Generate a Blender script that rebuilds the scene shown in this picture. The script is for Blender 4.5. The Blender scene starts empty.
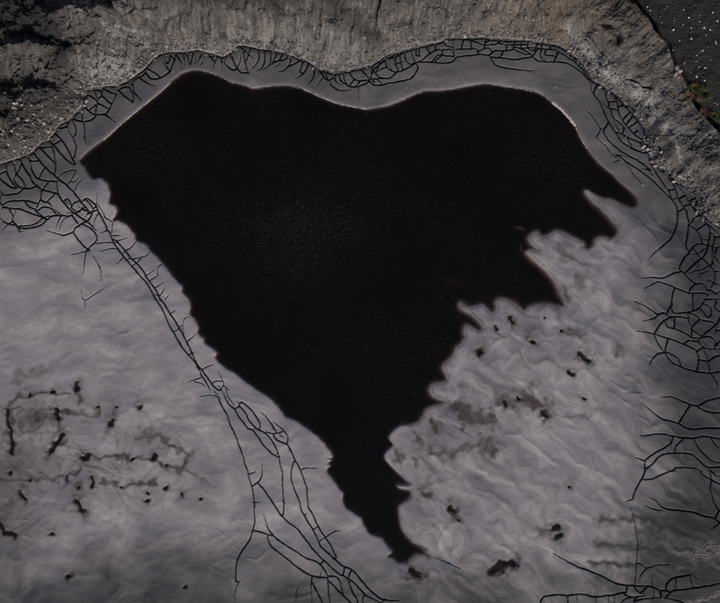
import bpy, math, random
import numpy as np
from mathutils import Vector

# ------------------------------------------------------------------ camera, sky, sun, exposure
S = 0.05                      # metres for one pixel of the 720 px wide frame, on the mud
H = 42.0                      # camera height above the mud
scene = bpy.context.scene
cam_d = bpy.data.cameras.new('camera')
cam = bpy.data.objects.new('camera', cam_d)
scene.collection.objects.link(cam)
cam.location = (0, 0, H + 0.1)
cam.rotation_euler = (0, 0, 0)
cam_d.sensor_fit = 'HORIZONTAL'
cam_d.sensor_width = 36.0
cam_d.lens = 36.0 * H / (720 * S)
cam_d.clip_start = 0.5
cam_d.clip_end = 3000
scene.camera = cam

SUN_EL, SUN_AZ = 29.0, 166.0   # azimuth clockwise from +Y (top of the picture)
world = bpy.data.worlds.new('World')
scene.world = world
world.use_nodes = True
wn, wl = world.node_tree.nodes, world.node_tree.links
sky = wn.new('ShaderNodeTexSky')
sky.sky_type = 'NISHITA'
sky.sun_disc = False
sky.sun_elevation = math.radians(SUN_EL)
sky.sun_rotation = math.radians(SUN_AZ)
sky.air_density = 1.0
sky.dust_density = 3.0
wl.new(sky.outputs[0], wn['Background'].inputs[0])
wn['Background'].inputs[1].default_value = 0.075

sun_d = bpy.data.lights.new('sun', 'SUN')
sun_d.energy = 3.3
sun_d.angle = math.radians(4.0)
sun_d.color = (1.0, 0.96, 0.93)
sun = bpy.data.objects.new('sun', sun_d)
scene.collection.objects.link(sun)
az, el = math.radians(SUN_AZ), math.radians(SUN_EL)
sd = Vector((math.sin(az) * math.cos(el), math.cos(az) * math.cos(el), math.sin(el)))
sun.rotation_euler = sd.to_track_quat('Z', 'Y').to_euler()

vs = scene.view_settings
vs.view_transform = 'Standard'
vs.look = 'None'
vs.exposure = -0.08
vs.gamma = 1.0
vs.use_curve_mapping = False

rng = np.random.default_rng(7)
random.seed(7)
COL = scene.collection

# ------------------------------------------------------------------ traced lines (pixels of the 720 x 603 frame)
POND = [(80,158),(91.7,147.5),(103,139),(108,135),(120,123.5),(131.7,114),(146.7,101.7),(160,91),(170,81.7),(180,74),(190,70),
 (200,69.7),(211.7,72.5),(221.7,76.7),(231.7,81.7),(243,84),(254,87.5),(266.7,85.5),(286.7,84.7),(303,88),(320,95.8),(336.7,102.5),
 (353,105.8),(366.7,108.3),(382,106.2),(395,102.5),(411.7,95),(425,90),(440,89.7),(456.7,87.5),(476.7,83.7),(490,83),(503,85),(523,88),
 (540,92),(553,101.7),(561.7,108.5),(570,117.5),(576,125),(580,135),(588,148.5),(598,161.7),(610,171.7),(621.7,183),(631.7,191),(638,198),
 (638,205),(631.7,208),(620,204),(611.7,199),(601.7,196.7),(595,193.7),(589,189.5),(585,189),(586,193),(591.7,199),(600,205.8),(608,213),(615,221.7),
 (619,229),(616,236),(610,239),(604,238),(598,238.5),(595,245),(588,249.5),(582,246.5),(582.5,243),(570,236.7),(558,231),(551.7,234.5),(545,237),
 (540,235.5),(536,232.5),(530,236.7),(532.5,243),(539,250),(528,252),(541.7,265),(553,276.7),(558,286.7),(561.7,295),(566.7,306.5),
 (555,306),(545,304),(532,306.5),(527,310.5),(522,311.5),(518,307.5),(511.7,302.5),(501.7,299),(496.7,301),(498,306.7),(495,312.5),(490,313),
 (485,308),(481.7,305),(470,307.5),(461,303),(461.7,307.5),(470,312.5),(478,319),(483,325),(483,330),(478,331.7),(471.7,328),(466.7,326),
 (465,330),(466,337.5),(461.7,345),(457.5,348),(455,355),(450,360),(444,366.7),(447.5,375),(447.5,381.7),(440,384),(433,385),(431,391),(435,396),
 (446,401.7),(438,406),(428,410),(424,416.7),(418,423),(410,426),(401.7,425),(393,430),(389,437.5),(392.5,444),(390,448),(385,453),
 (386,460),(393,468),(403,476.7),(410,482.5),(408,486),(398,485),(400,488),(411,490),(411.7,496.7),(406.7,501),(400,505),(399,511.7),
 (400,520),(401.7,528),(408,536.7),(415,543),(421.7,547),(426,552.5),(433,556),(440,559),(431,557.2),(423,555.6),(413,558),(408,564),(403,563),
 (398,562.5),(391.7,558),(388,556.7),(391.7,551.7),(386.7,545),(381,537.5),(371.7,535),(365,527.5),(360,518),(351.7,511.7),(345,506.7),
 (342.5,500),(342.5,493),(340,490),(331.7,478),(327.5,473),(326.7,469),(330,466),(328.5,463),(331,460),(329,458.5),(332.5,456),(325,444),(315,434),(303,425),
 (293,419),(285,416),(280,409),(270,398),(261.7,392.5),(258,390),(245,381),(233,371.7),(225,367.5),(215,358),(216,353),(211.7,347.5),
 (204,342.5),(203,338),(197.5,332.5),(197.5,326),(193,317.5),(189,312.5),(190,305),(187.5,298),(182,291),(181,285),(173,276.7),(166.7,268),
 (158,258),(150,250),(145,243.5),(136,240),(133,233),(126.7,224.5),(118,220),(112.5,219.5),(116,211),(114,205),(108.5,201.5),(109,191.7),
 (106,182),(100,177),(93,178),(88,174),(84,166.7),(80,162)]

FOOT = [(-4000,900),(-600,300),(-60,188),(0,165),(8,162),(15,160),(22,157),(33,152),(38,147),(43,143),(50,140),(55,133),(60,125),(67,122),
 (73,117),(78,111),(83,106),(84,95),(90,89),(103,87),(117,86),(127,82),(133,78),(140,73),(147,67),(153,60),(160,55),(170,52),(185,52),
 (197,50),(210,53),(223,57),(232,52),(238,46),(250,47),(263,50),(270,50),(280,52),(295,57),(308,62),(320,69),(333,72),(343,71),(360,68),
 (373,65),(380,60),(387,56),(400,51),(412,48),(425,45),(440,42),(448,38),(460,37.5),(487,38),(510,40),(527,40.5),(547,43),(558,46),
 (568,52),(578,60),(586,70),(593,81),(602,87),(612,92),(618,97),(623,104),(632,108),(637,118),(643,128),(645,138),(647,147),(653,162),
 (660,168),(668,172),(673,180),(683,185),(692,190),(695,200),(697,208),(707,220),(716,226),(722,233),(735,252),(760,290),(900,500),(4000,3000)]
DITCH = [(560,-160),(606,-30),(622,0),(640,15),(651,32),(664,48),(676,72),(688,100),(702,118),(715,132),(722,138),(760,175),(4000,2600)]

# cracks: (x origin, y origin, scale, default width, "x,y x,y ; x,y x,y"); a leading t marks a hairline
CR = []
CR.append((0,130,6,1.5,"""45,210 50,260 75,310 105,345; 90,180 95,230 100,260 90,290 110,330 140,350 190,350 215,340; 0,270 45,245; 0,285 40,320 70,345 105,345;
130,180 150,225 180,270 200,310 230,340 265,360 310,370 345,380; 130,205 120,240 105,265 130,290 150,315 155,345; 170,150 190,205 200,250 230,290 280,305 330,305 350,295;
180,180 205,190 235,185; 210,140 240,180 270,220 310,255 350,290 400,330 440,370 480,420 510,460 540,495; 270,225 250,260 240,280; 240,105 290,105 310,100; 245,110 280,145 325,190;
310,75 325,130 332,190 332,240 325,260; 300,60 335,100 370,145 410,185 440,205 450,200; 330,15 370,55 405,110 430,160 445,190; 325,85 365,60; 410,0 440,45 455,90 452,130 445,160;
455,0 450,30; 505,0 510,50 515,75; 0,350 20,385 60,388 110,380 140,355; 15,385 0,430 20,450 15,480; 20,450 50,430 100,425 160,425 225,440;
20,460 70,470 130,475 180,495 250,520 280,535; 250,360 250,400 235,440 220,475; 155,430 180,460 220,478; 230,485 265,460 310,470 340,500;
220,480 235,500 285,535 310,520 350,510 420,515 440,495; 290,310 270,345 255,365; 250,420 280,435 300,415 325,390; 340,300 350,370 375,420 410,465 440,490 480,520 520,545 560,580 580,600;
280,540 250,570 200,585 140,590 100,570 80,545; 80,550 50,565 20,600; 0,520 30,550 50,560; 60,475 80,510 75,545; t 100,480 90,510 80,530; 80,545 110,580 120,600;
480,420 440,440 430,465; 385,425 400,412 420,425 432,455; 490,430 515,410 545,425 575,450 590,490 620,540 640,590; 575,450 555,490 530,540 490,560 450,590;
510,460 480,480 450,500; t 495,455 480,490; 540,495 500,475 470,455; t 350,280 380,255 420,240 450,240; t 455,245 430,290 400,330; t 470,280 455,305 430,310; t 495,290 465,320 450,355;
t 590,490 570,530 560,570; t 600,500 575,510; t 575,440 580,400 580,370; t 420,515 390,530 370,560 360,600; 440,520 470,560 480,580; 0,210 45,200 90,182 130,172 200,142 230,112"""))
CR.append((70,130,6,1.2,"t 165,440 190,480 215,530; t 205,520 250,545; t 210,560 225,600"))
CR.append((0,200,3,1.3,"""0,60 40,75 100,75 135,50 185,45 235,30; 10,10 45,40 40,60; 0,95 25,70; t 60,95 100,85 130,60; 140,90 190,105 220,95 245,70 260,45 290,30;
220,95 245,130 270,150; 245,70 280,90 290,120 260,150 255,185 250,220; t 280,130 340,125; 280,165 300,200 305,240; t 215,165 270,150; 265,60 285,90; 250,60 225,85;
t 245,260 255,300 310,265; t 255,300 258,320; t 350,190 370,170; 195,0 230,35 265,60; 225,0 262,40; 258,0 280,25 262,40; 290,0 280,25; 150,10 175,35 185,45; 120,0 135,12 150,10; 170,80 185,45"""))
CR.append((100,200,6,1.3,"""0,60 25,140 60,200 80,250 120,310 170,370 230,440 290,510 335,595; 75,230 100,245 150,300 190,350 250,410 280,460 330,530 365,600; t 80,235 120,240 160,225; t 70,210 120,210;
t 100,250 60,255 0,240; t 95,290 60,290 0,305; t 150,300 185,285 210,245; t 145,310 135,330; t 170,350 190,350; t 195,350 270,335 300,295; t 195,390 225,370 240,350; t 130,345 90,400; t 270,455 325,420;
t 345,440 345,405 375,375; t 300,480 350,450; t 330,525 380,490; t 360,570 390,525; t 390,595 410,570; t 40,180 0,200; t 75,130 70,160 70,190; t 330,560 350,575"""))
CR.append((170,290,6,1.3,"""0,220 50,300 90,365 150,430 190,510 230,575 245,600; 0,140 50,215 90,290 130,370 160,440 200,490 250,560 290,600; t 25,245 45,235 65,210; t 0,140 35,120; t 120,155 80,175 75,230 85,280;
t 105,305 150,265; t 200,470 230,455 265,445; t 190,520 110,550; t 285,480 305,520 320,560 305,595; t 245,560 280,545 310,545; t 330,575 355,600; t 110,385 140,375; t 160,460 175,465; t 215,580 190,560 150,550"""))
CR.append((210,385,6,1.2,"5,0 45,60 65,110 100,170; 50,0 80,45 100,90 130,130 150,145; t 150,145 140,110 110,70 95,20; t 60,80 20,60 -60,65"))
CR.append((220,400,6,1.2,"""5,20 40,80 65,150 95,210 115,270 135,320 150,380 170,430 180,480 195,520 205,595; 40,0 80,45 110,90 140,130 170,170 200,180 235,230 270,275 310,315 350,340;
105,0 115,30 90,55; 115,35 150,70 175,120 205,155 230,175 270,195 310,240 340,290 355,340 360,380 375,430 375,500 380,600; 130,10 180,50 215,95 240,140 235,170;
245,70 290,115 315,155 340,195; t 275,190 320,200 370,190; 320,130 370,170 405,215 400,260; 320,205 345,240 395,262; 400,260 430,310 450,360 480,410 500,470 520,530 525,600;
440,370 428,420 430,480 450,540 475,600; t 490,415 530,405 585,408; t 175,440 215,425; 195,515 235,480 252,440 252,370; 235,500 270,540 310,600; t 205,170 200,185; t 360,210 385,225"""))
CR.append((220,480,6,1.2,"""180,0 195,40 208,110 205,190 210,245 195,300 175,360 140,410 110,460 95,530 95,600; 200,298 240,305 290,325 315,328; 235,25 290,95 330,150 370,210 420,255 460,285 510,345 560,410 610,465 660,510 720,565;
375,0 383,80 385,150 380,205; 430,0 450,60 475,110 490,180 525,240 560,300 590,355 605,395 650,435 720,500; 505,0 520,60 530,160 555,200 585,265 610,310 645,360 680,415 695,460;
265,200 280,260 310,315 370,370 450,420 520,465 570,480 600,500 640,550; 285,345 310,395 370,440 430,490 490,535 550,570 640,582; t 525,195 505,205; t 580,280 560,295; t 600,360 635,340 680,310 715,300;
620,480 600,500; t 610,545 600,570; t 120,600 90,660 90,740; t 195,130 240,130"""))
CR.append((280,503,6,1.3,"""360,420 410,450 460,490 510,545 560,570 620,600; 330,340 385,380 430,395 480,450 530,510 590,560 630,575 680,580 715,585; 385,385 375,430; 425,400 410,440;
410,450 430,520 460,570 465,600; 510,545 495,570 500,600; 285,435 340,440 365,480 375,540; 290,460 330,500 380,550 430,600; 285,440 290,520 300,600 300,650;
190,450 185,500 190,600; 195,475 230,540 260,600; t 630,570 600,600; t 110,490 95,540 95,600; t 250,410 245,430; 240,360 265,340; 430,600 480,660; 260,600 280,660"""))
CR.append((60,60,6,1.6,"""145,215 180,215 220,240; 150,200 180,185 215,180 245,185; 215,180 225,240 215,310 210,325; 140,270 180,310 215,325 270,320 300,280 330,220 340,180; 260,170 250,215 225,235; 255,215 300,255;
290,180 310,205; 265,170 290,190 325,200; 355,180 395,220 435,245; 420,165 440,210 435,250; 440,150 445,190 470,220 490,240; 350,180 370,170 400,160 420,165; 225,260 180,300; 230,260 270,280;
80,355 150,368 200,350 215,325; 135,300 135,350; 145,370 150,440 155,500; 70,350 95,400 95,450; 45,400 80,440 95,500 90,560; 0,450 40,520 75,590; 0,555 40,600; 0,410 40,400 60,360; 270,320 330,370;
485,110 530,140 575,155; 510,75 550,110 600,105 640,80 660,60; 520,50 560,70 600,100; 500,45 525,90; 610,0 640,40 660,65; 660,0 640,20; 685,0 665,50; 430,140 460,110 500,90; 80,350 110,320 140,300 140,270;
145,215 150,250 140,280"""))
CR.append((160,30,6,1.4,"""0,180 40,210 65,245; 20,170 50,200; 65,140 45,200; 60,150 90,175; 100,140 75,190 70,225; 95,140 125,190 130,235; 140,140 150,210; 165,150 180,220; 200,140 190,175 180,200; 215,150 210,200;
245,150 225,190; 260,180 240,215; 290,140 320,180; 340,150 330,190 318,230; 300,160 335,160; 370,160 375,240; 410,135 385,190 420,230 450,235 480,190 490,130; 425,140 440,180 460,225 490,255 520,255;
500,130 510,180 520,230 535,265; 545,110 520,180; 590,130 595,165 580,200 550,230; 625,130 630,180 610,225 580,245; 660,130 665,180 650,215 620,235; 700,150 680,190 720,180; 720,200 690,220; 490,110 540,150 560,170; 0,285 40,265 60,245"""))
CR.append((270,30,6,1.4,"""45,135 20,190 5,215; 75,140 60,175; 125,165 115,210 80,240 45,250; 100,170 60,190 30,215; 190,175 150,200 110,220; 230,195 210,245 180,275 150,290; 265,225 260,280 235,315; 200,180 180,245; 165,175 190,190;
t 310,290 285,330; 295,240 320,275 350,300 380,285; 320,235 345,290; 360,285 360,320 390,350 430,362 480,355; 385,265 400,310 440,335; 410,265 430,310 460,320; 440,260 455,320 500,340 550,330 590,310 585,280 560,250 545,235;
475,250 500,290 540,305 580,300; t 530,340 528,410; 500,300 480,325; 535,310 515,335; 610,230 605,280 590,300 630,330 680,325 720,315; 620,230 650,280 690,290; 660,190 640,250; 690,180 620,240; 600,300 640,290 690,290; 300,245 380,268 440,258 540,240 615,222"""))
CR.append((370,20,6,1.3,"""5,320 20,370 60,390 130,375 240,350 285,290 270,250 250,200 245,170; 20,310 70,350 120,345 155,315; 0,340 40,390; 90,240 100,280 140,310 200,300 260,265 310,240 360,200 400,180; 110,235 160,220 210,190; 60,260 50,300;
150,225 150,260 165,290; 180,220 185,260 195,290; 205,195 215,240 240,265; 275,185 275,215 295,215; 290,170 295,220; 300,250 370,252 430,258 490,250 515,225 570,215 660,205 715,215; 340,170 355,195; 390,150 395,185;
385,180 430,178 490,180 500,215; 370,250 400,215 430,210 390,245; 430,180 440,210 500,218; 500,110 500,175 550,175 640,175 645,195; 555,130 545,170; 600,130 605,170; 560,120 620,130 680,150 720,150;
640,185 700,170 720,175; 440,120 450,150 490,165; 45,355 70,380; 100,280 60,300 40,330; 240,265 270,255; 130,300 110,260; 165,260 200,250; 10,320 45,285 105,235 180,200 250,182 330,162 420,142 470,122 560,117 720,117"""))
CR.append((470,20,6,1.4,"""0,130 40,125 80,140 120,120; 0,175 40,170 75,165; 30,175 80,170 140,185; 90,125 85,165; 0,215 60,205 110,210 150,185 215,185 260,175 250,150; 115,215 150,225 180,220 195,190; 120,220 150,265 210,285 300,297 380,303;
180,225 250,235 320,230 375,215 330,185 260,160; 265,178 310,200 370,208; 150,150 165,140 220,150 270,140; 215,155 215,180; 260,150 340,150 345,165 420,170; 340,170 290,170; 130,120 135,150; 170,120 170,140; 300,130 305,165;
345,130 345,170 380,185 395,165; 375,215 400,180 430,175 500,180 540,200 590,230 640,265 720,360; 375,220 410,245 480,250 510,250; 425,180 420,215 450,245; 450,180 450,210 500,215; 520,200 505,240; 430,140 425,170; 470,150 480,170;
510,250 560,255 600,268; 600,270 660,310 720,370; 600,220 650,240 655,265; 400,150 390,165; 20,110 20,130; 0,117 100,122 240,132 340,132 460,152 530,165 590,205 640,255 690,310"""))
CR.append((560,60,6,1.5,"""0,20 60,40 120,80 190,130; 60,10 110,30; 190,130 185,170 205,210 240,260 270,330 290,370 330,430 370,490 430,530 500,560; 200,190 215,155; 275,180 270,210 285,250 290,285; 290,200 320,215 340,270 345,310 370,360 400,400 450,450 495,480;
300,300 320,350 370,390 380,410 375,430; 325,200 335,230; 340,280 380,270; 370,360 410,320; 395,380 425,345; 415,400 445,380; 345,300 300,290 270,275 245,240; 290,370 265,410 265,440 300,490 360,540 420,580 460,595;
330,430 380,450 420,470 460,490 500,510; 375,470 385,450; 400,455 410,490 440,530 490,545; t 150,290 200,345 240,410 215,460; t 245,410 275,400; t 215,460 270,510 310,560 360,600; t 335,575 370,570 410,590; 445,410 470,435; 290,250 330,250;
440,440 460,425; 250,170 310,200 345,235 385,280 430,330 480,390 500,430"""))
CR.append((600,120,6,1.5,"""40,0 20,60 50,110 110,160 170,205 210,235 260,265 300,300; 75,0 110,60 135,130 180,170 230,190 280,200; 130,0 170,50 220,90 260,130; 150,100 160,140 200,180; 130,110 150,90;
t 0,130 50,170 100,205; 100,205 150,240 200,275 250,310 300,350 330,375 400,450 430,480 455,520 460,600; t 100,210 160,225; t 150,250 200,320 250,380; 280,215 300,260 330,310 370,370 400,410 430,420; 260,260 310,330; 250,290 300,300;
330,260 380,310 420,360 450,420 470,480 510,540 520,600; 405,415 420,460 430,475; 460,395 500,440 540,510 580,560 620,600; 470,470 500,455; 460,550 500,530; 500,515 540,505; 540,480 565,470; 550,590 590,570; t 80,250 110,240; 275,190 320,265 365,305 415,330 445,375 500,400"""))
CR.append((600,190,6,1.2,"""370,0 400,35 430,55 455,100 460,180 440,250 410,300 340,360 290,410; 405,10 420,50; 450,0 480,60 510,120 525,180 520,260 510,330 530,370 490,420 470,470 490,490 540,540 580,565; 490,0 540,90 580,150 620,190 650,240 645,300 630,370 610,405;
465,130 500,110; 530,210 560,170; 540,215 580,250 605,310; 575,235 625,205; 580,320 550,340 530,370; 580,320 640,330 690,345 720,330; 555,345 585,390 600,405; 500,500 540,460 600,410 640,440 680,485 680,540 650,600;
665,260 680,290 665,350 670,440; 690,280 720,280; 690,350 680,390 700,430 720,440; 240,525 300,525 380,525 440,495 480,490; 260,590 340,550 400,565 480,600; 530,600 560,565 610,560 640,600; t 620,350 590,375; t 570,480 520,500;
t 585,410 580,470 595,520; t 600,480 650,450; t 600,500 650,480; t 630,540 660,540; t 600,290 640,300; t 440,50 470,40; 510,100 540,85; 680,485 720,490; 670,550 720,570; t 545,390 580,380; 640,250 665,260; 590,165 640,205 690,250 720,290"""))
CR.append((600,280,6,1.2,"""255,50 340,10 440,40 520,75 620,75; 440,45 425,110 430,190 490,195 550,185 590,165 615,130 650,60 665,0; 550,85 552,185; 525,75 550,40 590,20 640,45 650,65; 200,125 260,150 310,185 345,205 380,195 410,220 450,215 510,225;
250,245 310,230 350,200; 415,155 400,190; 320,320 350,270 380,240 430,220; 215,305 270,310 330,325 410,350 490,380 540,400 580,425; 320,330 350,390 380,430 340,440 310,470 290,510; 400,355 385,420 400,460 440,500 500,525 570,545 650,555 720,545;
390,430 440,450 470,480 480,515; 385,245 400,280 440,290 500,315 540,340 580,350; 440,225 440,275; 520,195 530,250 545,280; 525,195 570,210 590,235 550,275 540,330; 590,235 640,245 690,265 680,320; 600,170 640,220 660,200 655,160 615,140;
540,290 580,320 610,330 680,270; 500,380 530,360 580,370; 580,350 600,390 650,410 720,410; 585,350 640,335 690,365 680,400; 570,430 610,400; 575,430 585,475 570,540; 610,405 630,450 640,480; 590,475 640,490 650,550; 640,490 680,460 720,450;
690,390 720,350; 690,130 680,160 720,190; 620,115 720,110; 700,250 720,200; 660,560 690,600; 690,300 720,300; t 600,300 590,280; 415,155 430,140; 720,60 690,80 660,60; 720,150 735,260 760,330; 720,450 760,440; 720,545 780,520"""))
CR.append((600,370,6,1.2,"""545,0 600,15 650,20 720,0; 670,25 690,60 700,110; 360,158 430,160 500,190 575,210 640,180 720,160; 580,215 630,245 720,255; 530,215 500,260 470,310; 245,195 300,240 370,290 460,315 530,350 620,345 720,345;
240,390 300,385 370,380 440,395 540,405 620,395 720,410; 430,405 415,440 350,480 300,510 265,540 265,590; 205,520 265,540; 490,415 450,450 443,490; 555,410 590,470 640,520 690,550 720,545; 660,410 690,450 720,470;
270,590 300,570 350,515 390,500 450,495 540,500 590,540 640,580 720,575; 430,600 460,580 560,585 600,600; 720,160 790,140; 720,255 790,260; 720,345 800,330; 720,410 790,420; 720,575 790,560"""))
CR.append((600,440,6,1.2,"""265,130 265,170 250,220 220,270 195,330 190,350 150,360; 265,235 310,230 370,200 440,175 500,160 560,165 620,210 680,245 720,260 780,270; 655,290 680,370 710,420; 290,340 330,360 370,400 430,415 540,425 620,450 680,465 720,495 780,520;
700,430 685,465; 265,385 320,410 380,420; t 180,400 200,470 215,560 220,600; t 700,500 660,530; 650,170 660,250 650,290; 660,180 690,210 720,215; 710,420 740,440"""))
CR.append((540,503,6,1.3,"""75,295 150,340 230,380 300,405 380,440 460,480 560,490 640,495 700,510 720,540; t 545,60 570,140 580,220 575,330 570,400 560,490; 10,570 40,550 140,545 160,550 240,540 320,555 400,550 460,540 515,530; 10,570 -10,600;
160,550 165,600 165,650; 515,490 515,530; 500,540 540,560; 470,600 510,570 560,560 620,550; 560,500 600,540; 640,500 600,530; 560,585 620,570 720,560; t 330,560 325,600; t 405,555 405,600; t 440,545 440,590; 560,580 575,560; t 215,545 218,600"""))
CR.append((600,503,6,1.3,"""t 230,355 280,385 340,365 410,365; t 270,390 240,430 230,470; 390,500 400,470 440,445 530,425; t 540,410 580,450; 390,560 430,520 520,510 620,495 700,480 760,460; 355,500 355,560; 355,520 400,520;
200,590 280,570 380,565 450,575 510,600 540,640; t 300,420 310,490; t 450,450 445,510; t 530,430 550,500; t 320,500 315,565; t 260,500 255,540"""))
CR.append((340,470,6,1.0,"t 600,535 660,560 720,590"))

def curve(pts, n=3, closed=False):
    p = [np.array(q, float) for q in pts]
    m = len(p)
    out = []
    for i in range(m if closed else m - 1):
        p1, p2 = p[i], p[(i + 1) % m]
        p0 = p[(i - 1) % m] if closed or i > 0 else 2 * p1 - p2
        p3 = p[(i + 2) % m] if closed or i < m - 2 else 2 * p2 - p1
        for k in range(n):
            t = k / n
            out.append(tuple(.5 * (2 * p1 + (p2 - p0) * t + (2 * p0 - 5 * p1 + 4 * p2 - p3) * t * t + (3 * p1 - p0 - 3 * p2 + p3) * t ** 3)))
    if not closed:
        out.append(tuple(p[-1]))
    return out
SHORE = curve(POND, 3, True)
POLYS = []
CR.append((0,0,1,2.2,' '.join('%.1f,%.1f' % (x, y + .3) for x, y in FOOT if -20 < x < 730)))
done = np.zeros((0, 4))
for ox, oy, sc, w0, txt in CR:
    fresh = []
    for item in txt.replace('\n', ' ').split(';'):
        item = item.strip()
        if not item:
            continue
        w = w0 * .8
        if item[0] == 't':
            w, item = 0.42, item[1:]
        pts = curve([tuple(float(v) for v in p.split(',')) for p in item.split()])
        pts = [(ox + x / sc, oy + y / sc) for x, y in pts]
        piece = []
        for a, b in zip(pts[:-1], pts[1:]):        # neighbouring sketches overlap: keep each line once
            twin = False
            if len(done):
                m = ((a[0] + b[0]) / 2, (a[1] + b[1]) / 2)
                e = done[:, 2:] - done[:, :2]
                tt = np.clip(((m[0] - done[:, 0]) * e[:, 0] + (m[1] - done[:, 1]) * e[:, 1]) / ((e ** 2).sum(1) + 1e-9), 0, 1)
                dd = np.hypot(done[:, 0] + e[:, 0] * tt - m[0], done[:, 1] + e[:, 1] * tt - m[1])
                q = dd < 2.2
                if q.any():
                    f = (b[0] - a[0], b[1] - a[1])
                    cs = np.abs((e[q] @ f) / (np.hypot(e[q][:, 0], e[q][:, 1]) * math.hypot(*f) + 1e-9))
                    twin = bool((cs > .88).any())
            if twin:
                if len(piece) > 1:
                    POLYS.append((w, piece))
                piece = []
            else:
                if not piece:
                    piece = [a]
                piece.append(b)
                fresh.append((*a, *b))
        if len(piece) > 1:
            POLYS.append((w, piece))
    if fresh:
        done = np.concatenate([done, np.array(fresh)])

POLYS.append((.96, curve([(154.5, 296.5), (163, 310), (170.5, 327.8)])))
POLYS.append((.96, curve([(160.5, 299), (165.5, 305.5), (170.2, 314)])))

# pits that hold brown water: chain of points, radius (px), flat = left or right, depth
PUD = [([(505,403)],3.4),([(517,395.5),(518.5,398)],1.5),([(543.5,411.5),(546,416.5)],3.0),([(569,371),(573,373.5)],1.9),([(583,397),(585,398)],1.4),
 ([(480,352)],2.6),([(495,325),(497.5,330)],1.6),([(509,317),(512,322)],1.7),([(531,340.5),(534,342.5)],1.7),([(561,331)],1.3),
 ([(579,354.5),(588,360)],3.0),([(545,317)],1.2),([(553,528),(558,526)],2.6),([(556,535),(560,534)],2.8),([(493,570),(498,565),(512,563)],4.2),
 ([(568,486)],1.8),([(411,572),(421,577.5)],3.6),([(451,507),(452.5,509)],2.6),([(458,519)],1.6),
 ([(77.5,383),(77.5,389)],1.8),([(8,410),(8,420),(11.5,428),(12.5,443),(13.5,452)],1.9),([(57,409),(58,417)],2.7),([(64,435),(57,443),(49.5,452.5)],2.4),
 ([(52,392.3),(55,392)],1.3),([(30,394.5)],1.6),([(98,406)],1.2),([(113,419),(111,425)],2.0),([(140,406)],1.9),([(118,406)],1.3),
 ([(82,456.5),(90,455)],2.5),([(11,472)],1.4),([(30,479)],1.5),([(68,477)],1.8),([(21,491),(25,499)],2.2),([(93,476),(93,485)],1.7),
 ([(76,500),(79,503),(84.5,511)],2.4),([(79,487)],1.3),([(-2,520),(5,530),(16,535)],2.2),([(52,532.5)],2.2),([(134,458)],1.7),
 ([(153,457),(156,454)],2.0),([(166.5,465)],1.4),([(166,487)],1.9),([(122,486)],1.2),([(182,494)],1.7),([(201,498)],1.1),([(147.5,501)],1.7),
 ([(69,575)],2.9),([(186,586)],1.6),([(148,493)],1.2)]
# soft brown stains of the mud itself: points, radius, strength
STN = [([(78,454),(100,457.5),(115,455),(134,458),(150,458),(160,462),(167,465),(180,470),(185,465),(190,455),(180,450),(173,444)],2.2,.5),
 ([(173,444),(160,435),(150,438),(140,437)],3,.4),([(100,480),(110,482),(122,486),(135,483),(150,482)],2.2,.45),([(0,480),(30,479),(50,478),(68,477),(80,470)],2.5,.4),
 ([(7,408),(18,397),(30,394),(53,392),(70,395)],2,.5),([(12,408),(35,410),(55,410),(80,413),(95,418)],2.5,.4),([(35,415),(30,422)],11,.4),([(185,470),(209,483)],1.5,.35),
 ([(8,410),(11,428),(13,452)],4,.55),([(64,435),(49,453)],4,.45),([(77,388),(82,400)],3,.4),([(112,425),(107,434)],3,.4),([(17,380),(22,375),(40,372)],5,.3),([(148,433)],6,.4),([(185,465),(190,452)],2.5,.4),
 ([(151,481)],4,.5),([(18,557)],4,.45),([(118,406),(112,422)],1.5,.3),([(98,406),(97,416)],2,.4),([(57,414),(62,436)],3,.45),([(22,490),(25,500)],4,.4),([(0,510),(20,500)],3,.25),
 ([(433,421),(438,428)],4.5,.5),([(452,405),(470,413),(484,417)],5,.55),([(417,437),(420,443)],4,.4),([(397,455),(400,460)],4.5,.5),([(416,463)],4,.45),([(430,450),(440,455),(455,452),(468,446),(480,445)],3.5,.4),
 ([(500,400),(525,400),(545,405)],6,.5),([(486,443),(490,446)],8,.5),([(466,419),(490,417)],6.5,.55),([(531,386)],4.5,.35),([(576,278),(582,284)],7,.3),([(561,250),(566,256)],6,.3),
 ([(555,530),(540,530)],5,.35),([(495,568),(515,562)],6.5,.5),([(411,572),(421,577)],6.5,.45),([(451,508),(458,518)],5,.5),([(421,491),(427,496)],5.5,.45),([(510,318),(513,326)],3,.4),([(496,328)],3,.4),
 ([(566,331),(580,334)],5,.35),([(505,403)],7,.3),([(612,238),(618,228)],4,.5),([(590,247)],4.5,.5),([(636,204)],4,.45),([(566,300),(562,285)],4,.4),([(412,545),(420,550),(428,554)],3,.7),([(400,425),(420,415)],2.5,.3),
 ([(462,305),(500,300)],2.2,.35),([(535,306),(560,306)],3,.35),([(616,350),(618,354)],4,.4),([(547,417),(590,415)],1.2,.3)]
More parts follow.
